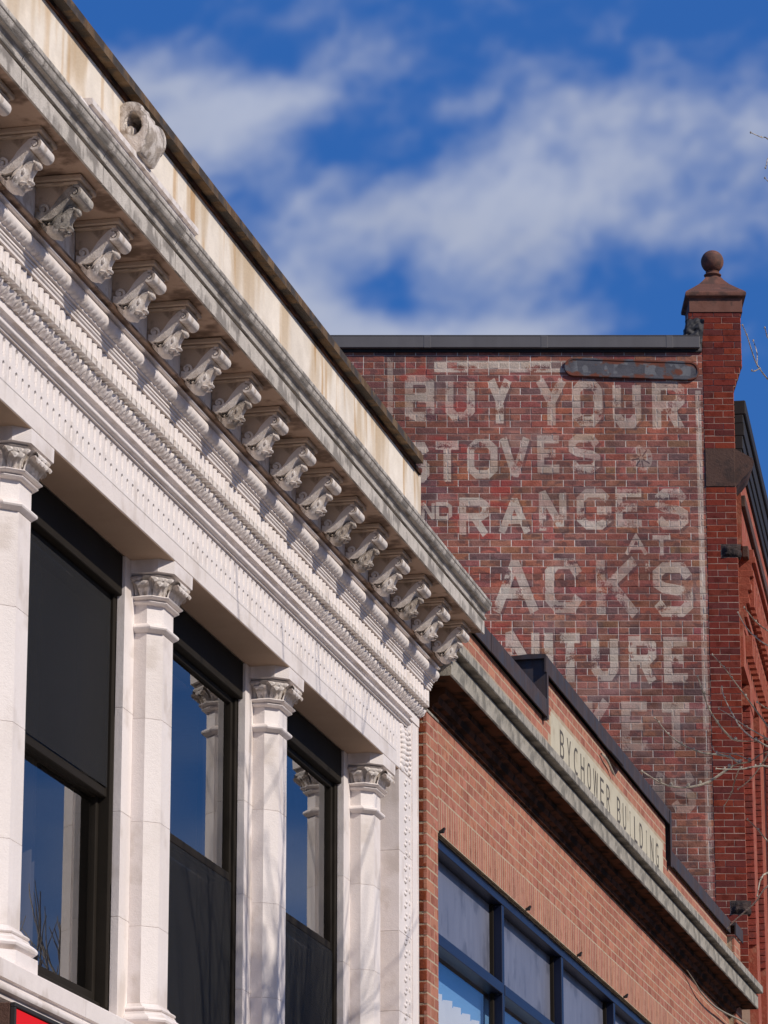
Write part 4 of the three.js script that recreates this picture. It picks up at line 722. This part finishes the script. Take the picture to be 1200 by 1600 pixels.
// ================================================================ bare street trees
function twig(parent, pts, r0, r1) {
  const g = [tube(pts, [r0, mix(r0, r1, .5), r1], 6)];
  for (let i = 1; i < pts.length - 1; i++) if (rnd() < .8) { const p = pts[i], q = pts[Math.min(i + 1, pts.length - 1)], k = r0 * .9; g.push(ball(p[0] + (rnd() - .5) * k, p[1] + k * .9, p[2], k * .75 + .0015, k * .9 + .002, k * .75, 6, 5)); }
  const e = pts[pts.length - 1]; g.push(ball(e[0], e[1], e[2], r1 * 1.3 + .002, r1 * 1.6 + .003, r1 * 1.3 + .002, 6, 5));
  return g;
}
function grow(out, p, d, len, r, depth, lim) {         // a limb and everything that grows from it
  const n = 4, pts = [p.toArray()], q = p.clone(), v = d.clone();
  for (let i = 0; i < n; i++) { v.x += rr(-.16, .16); v.z += rr(-.16, .16); v.y += rr(-.05, .14); v.normalize(); q.addScaledVector(v, len / n); pts.push(q.toArray()); }
  if (!lim(q)) return;
  out.push(tube(pts, [r, r * .82, r * .62], depth > 1 ? 6 : 4));
  if (depth <= 0) return;
  const k = depth > 2 ? 4 : 3;
  for (let i = 0; i < k; i++) { const t = pts[1 + Math.floor(rnd() * 4)] ?? pts[4], s = new THREE.Vector3(v.x + rr(-.8, .8), v.y + rr(-.25, .5), v.z + rr(-.8, .8)).normalize(); grow(out, new THREE.Vector3(...t), s, len * rr(.58, .78), r * rr(.46, .62), depth - 1, lim); }
  grow(out, q, v, len * .72, r * .62, depth - 1, lim);
}
function inView(q) { const d = q.clone().sub(CAM), w = d.dot(FWD); const R = new THREE.Vector3(Math.cos(BEAR), 0, -Math.sin(BEAR)); return d.dot(R) / w < .112; }
function tree(name, label, x, z, h, limit) {
  const t = thing(name, label, 'tree', [x, .13, z], null);
  part('trunk', tube([[x, .02, z], [x + .03, 1.2, z - .02], [x - .02, 2.6, z + .03]], [.15, .12, .1], 12), M.bark, t);
  const list = []; for (let i = 0; i < 7; i++) { const a = i / 7 * 6.283 + rr(-.3, .3); grow(list, new THREE.Vector3(x, 2.2 + i * .06, z), new THREE.Vector3(Math.cos(a) * rr(.25, .55), 1, Math.sin(a) * rr(.25, .55)).normalize(), h * .3, .055, 4, limit); }
  part('crown', list, M.bark, t);
  return t;
}
{
  const t = tree('bare_tree', 'bare street tree whose budded twigs reach across the painted wall at right', 3.6, -17.4, 8.2, (q) => !inView(q));
  const limbs = [
    [[3.5, 3.6, -17.4], [3.2, 4.9, -17.42], [2.95, 5.4, -17.4], [2.74, 5.583, -17.4], [2.673, 5.576, -17.35], [2.589, 5.572, -17.3], [2.552, 5.597, -17.25], [2.521, 5.636, -17.2], [2.488, 5.694, -17.15], [2.473, 5.753, -17.1], [2.453, 5.828, -17.05]],
    [[3.2, 4.9, -17.42], [2.95, 5.47, -17.42], [2.74, 5.534, -17.4], [2.646, 5.479, -17.35], [2.601, 5.462, -17.3], [2.563, 5.431, -17.25], [2.479, 5.364, -17.2], [2.441, 5.337, -17.15], [2.388, 5.317, -17.1], [2.322, 5.313, -17.05], [2.271, 5.326, -17.0], [2.199, 5.37, -16.95]],
    [[2.6, 5.465, -17.3], [2.55, 5.506, -17.35], [2.497, 5.51, -17.3], [2.444, 5.508, -17.25], [2.407, 5.514, -17.2], [2.355, 5.533, -17.15], [2.304, 5.57, -17.1], [2.268, 5.616, -17.05], [2.256, 5.63, -17.0]],
    [[2.95, 5.4, -17.3], [2.748, 5.473, -16.92], [2.702, 5.513, -16.978], [2.645, 5.577, -17.037], [2.612, 5.638, -17.095], [2.561, 5.742, -17.153], [2.542, 5.812, -17.212]],
    [[3.0, 5.2, -17.4], [2.83, 5.52, -17.42], [2.746, 5.629, -17.4], [2.669, 5.74, -17.342], [2.642, 5.778, -17.283], [2.589, 5.853, -17.225], [2.563, 5.89, -17.167], [2.516, 5.943, -17.108]],
    [[3.1, 5.8, -17.3], [2.9, 5.95, -17.28], [2.773, 6.004, -17.28], [2.687, 6.081, -17.367], [2.628, 6.159, -17.455], [2.581, 6.254, -17.542]],
    [[3.0, 5.9, -17.2], [2.79, 6.041, -17.16], [2.732, 6.073, -17.043], [2.696, 6.113, -16.927]],
    [[2.82, 5.53, -17.1], [2.784, 5.459, -17.04], [2.726, 5.409, -17.127], [2.665, 5.367, -17.215], [2.592, 5.341, -17.302]],
    [[3.0, 5.3, -17.1], [2.803, 5.351, -16.92], [2.736, 5.343, -16.85], [2.679, 5.319, -16.78], [2.619, 5.307, -16.71], [2.588, 5.296, -16.64]],
    [[2.593, 5.474, -17.4], [2.552, 5.421, -17.487], [2.523, 5.383, -17.575], [2.475, 5.341, -17.662]],
    [[2.9, 5.66, -17.3], [2.764, 5.702, -17.28], [2.719, 5.704, -17.105]],
    [[2.85, 5.47, -17.1], [2.769, 5.532, -17.16], [2.649, 5.622, -17.247], [2.569, 5.695, -17.335], [2.494, 5.759, -17.422]],
    [[3.0, 4.95, -17.2], [2.773, 4.893, -17.04], [2.738, 4.838, -16.923], [2.735, 4.741, -16.807]],
    [[3.0, 4.9, -17.1], [2.788, 4.817, -16.92], [2.698, 4.749, -17.007], [2.59, 4.687, -17.095], [2.547, 4.668, -17.182]],
    [[2.9, 5.0, -17.4], [2.73, 5.093, -17.4], [2.685, 5.138, -17.283], [2.651, 5.168, -17.167]],
    [[2.641, 5.477, -17.28], [2.578, 5.52, -17.367], [2.475, 5.557, -17.455], [2.442, 5.603, -17.542]],
    [[3.1, 6.9, -17.3], [2.95, 7.2, -17.3], [2.81, 7.309, -17.28], [2.757, 7.371, -17.21], [2.743, 7.407, -17.14], [2.725, 7.485, -17.07], [2.714, 7.514, -17.0]],
    [[2.765, 7.365, -17.22], [2.755, 7.37, -17.18], [2.744, 7.462, -17.277], [2.712, 7.568, -17.393]],
    [[3.0, 7.4, -17.1], [2.846, 7.437, -17.04], [2.837, 7.446, -16.865]], [[2.765, 7.36, -17.2], [2.745, 7.33, -17.15]].map((p, i, a) => p).concat([[2.74, 7.318, -17.1]]),
    [[3.1, 8.3, -17.4], [2.831, 8.589, -17.4], [2.796, 8.571, -17.283], [2.758, 8.555, -17.167]], [[3.0, 8.1, -17.3], [2.839, 8.315, -17.28], [2.784, 8.426, -17.455]], [[3.0, 8.3, -17.2], [2.858, 8.414, -17.16], [2.848, 8.294, -16.985]]];
  const rad = [8.5, 9.5, 5.5, 4.2, 5, 4, 3.6, 5, 5, 3, 3.6, 3.4, 5.5, 4.6, 4, 2.6, 4.4, 2.8, 3.6, 2.6, 3.4, 3, 3];
  limbs.forEach((p, i) => part('branch', twig(t, p, rad[i] * 1.2 / 1000, Math.max(2.0, rad[i] * .36) / 1000), M.bark, t));
  tree('bare_tree', 'bare street tree seen only mirrored in the leftmost window pane', 4.3, -29.5, 6.3, (q) => !inView(q));
}

camera.far = 2000;
renderer.render(scene, camera);
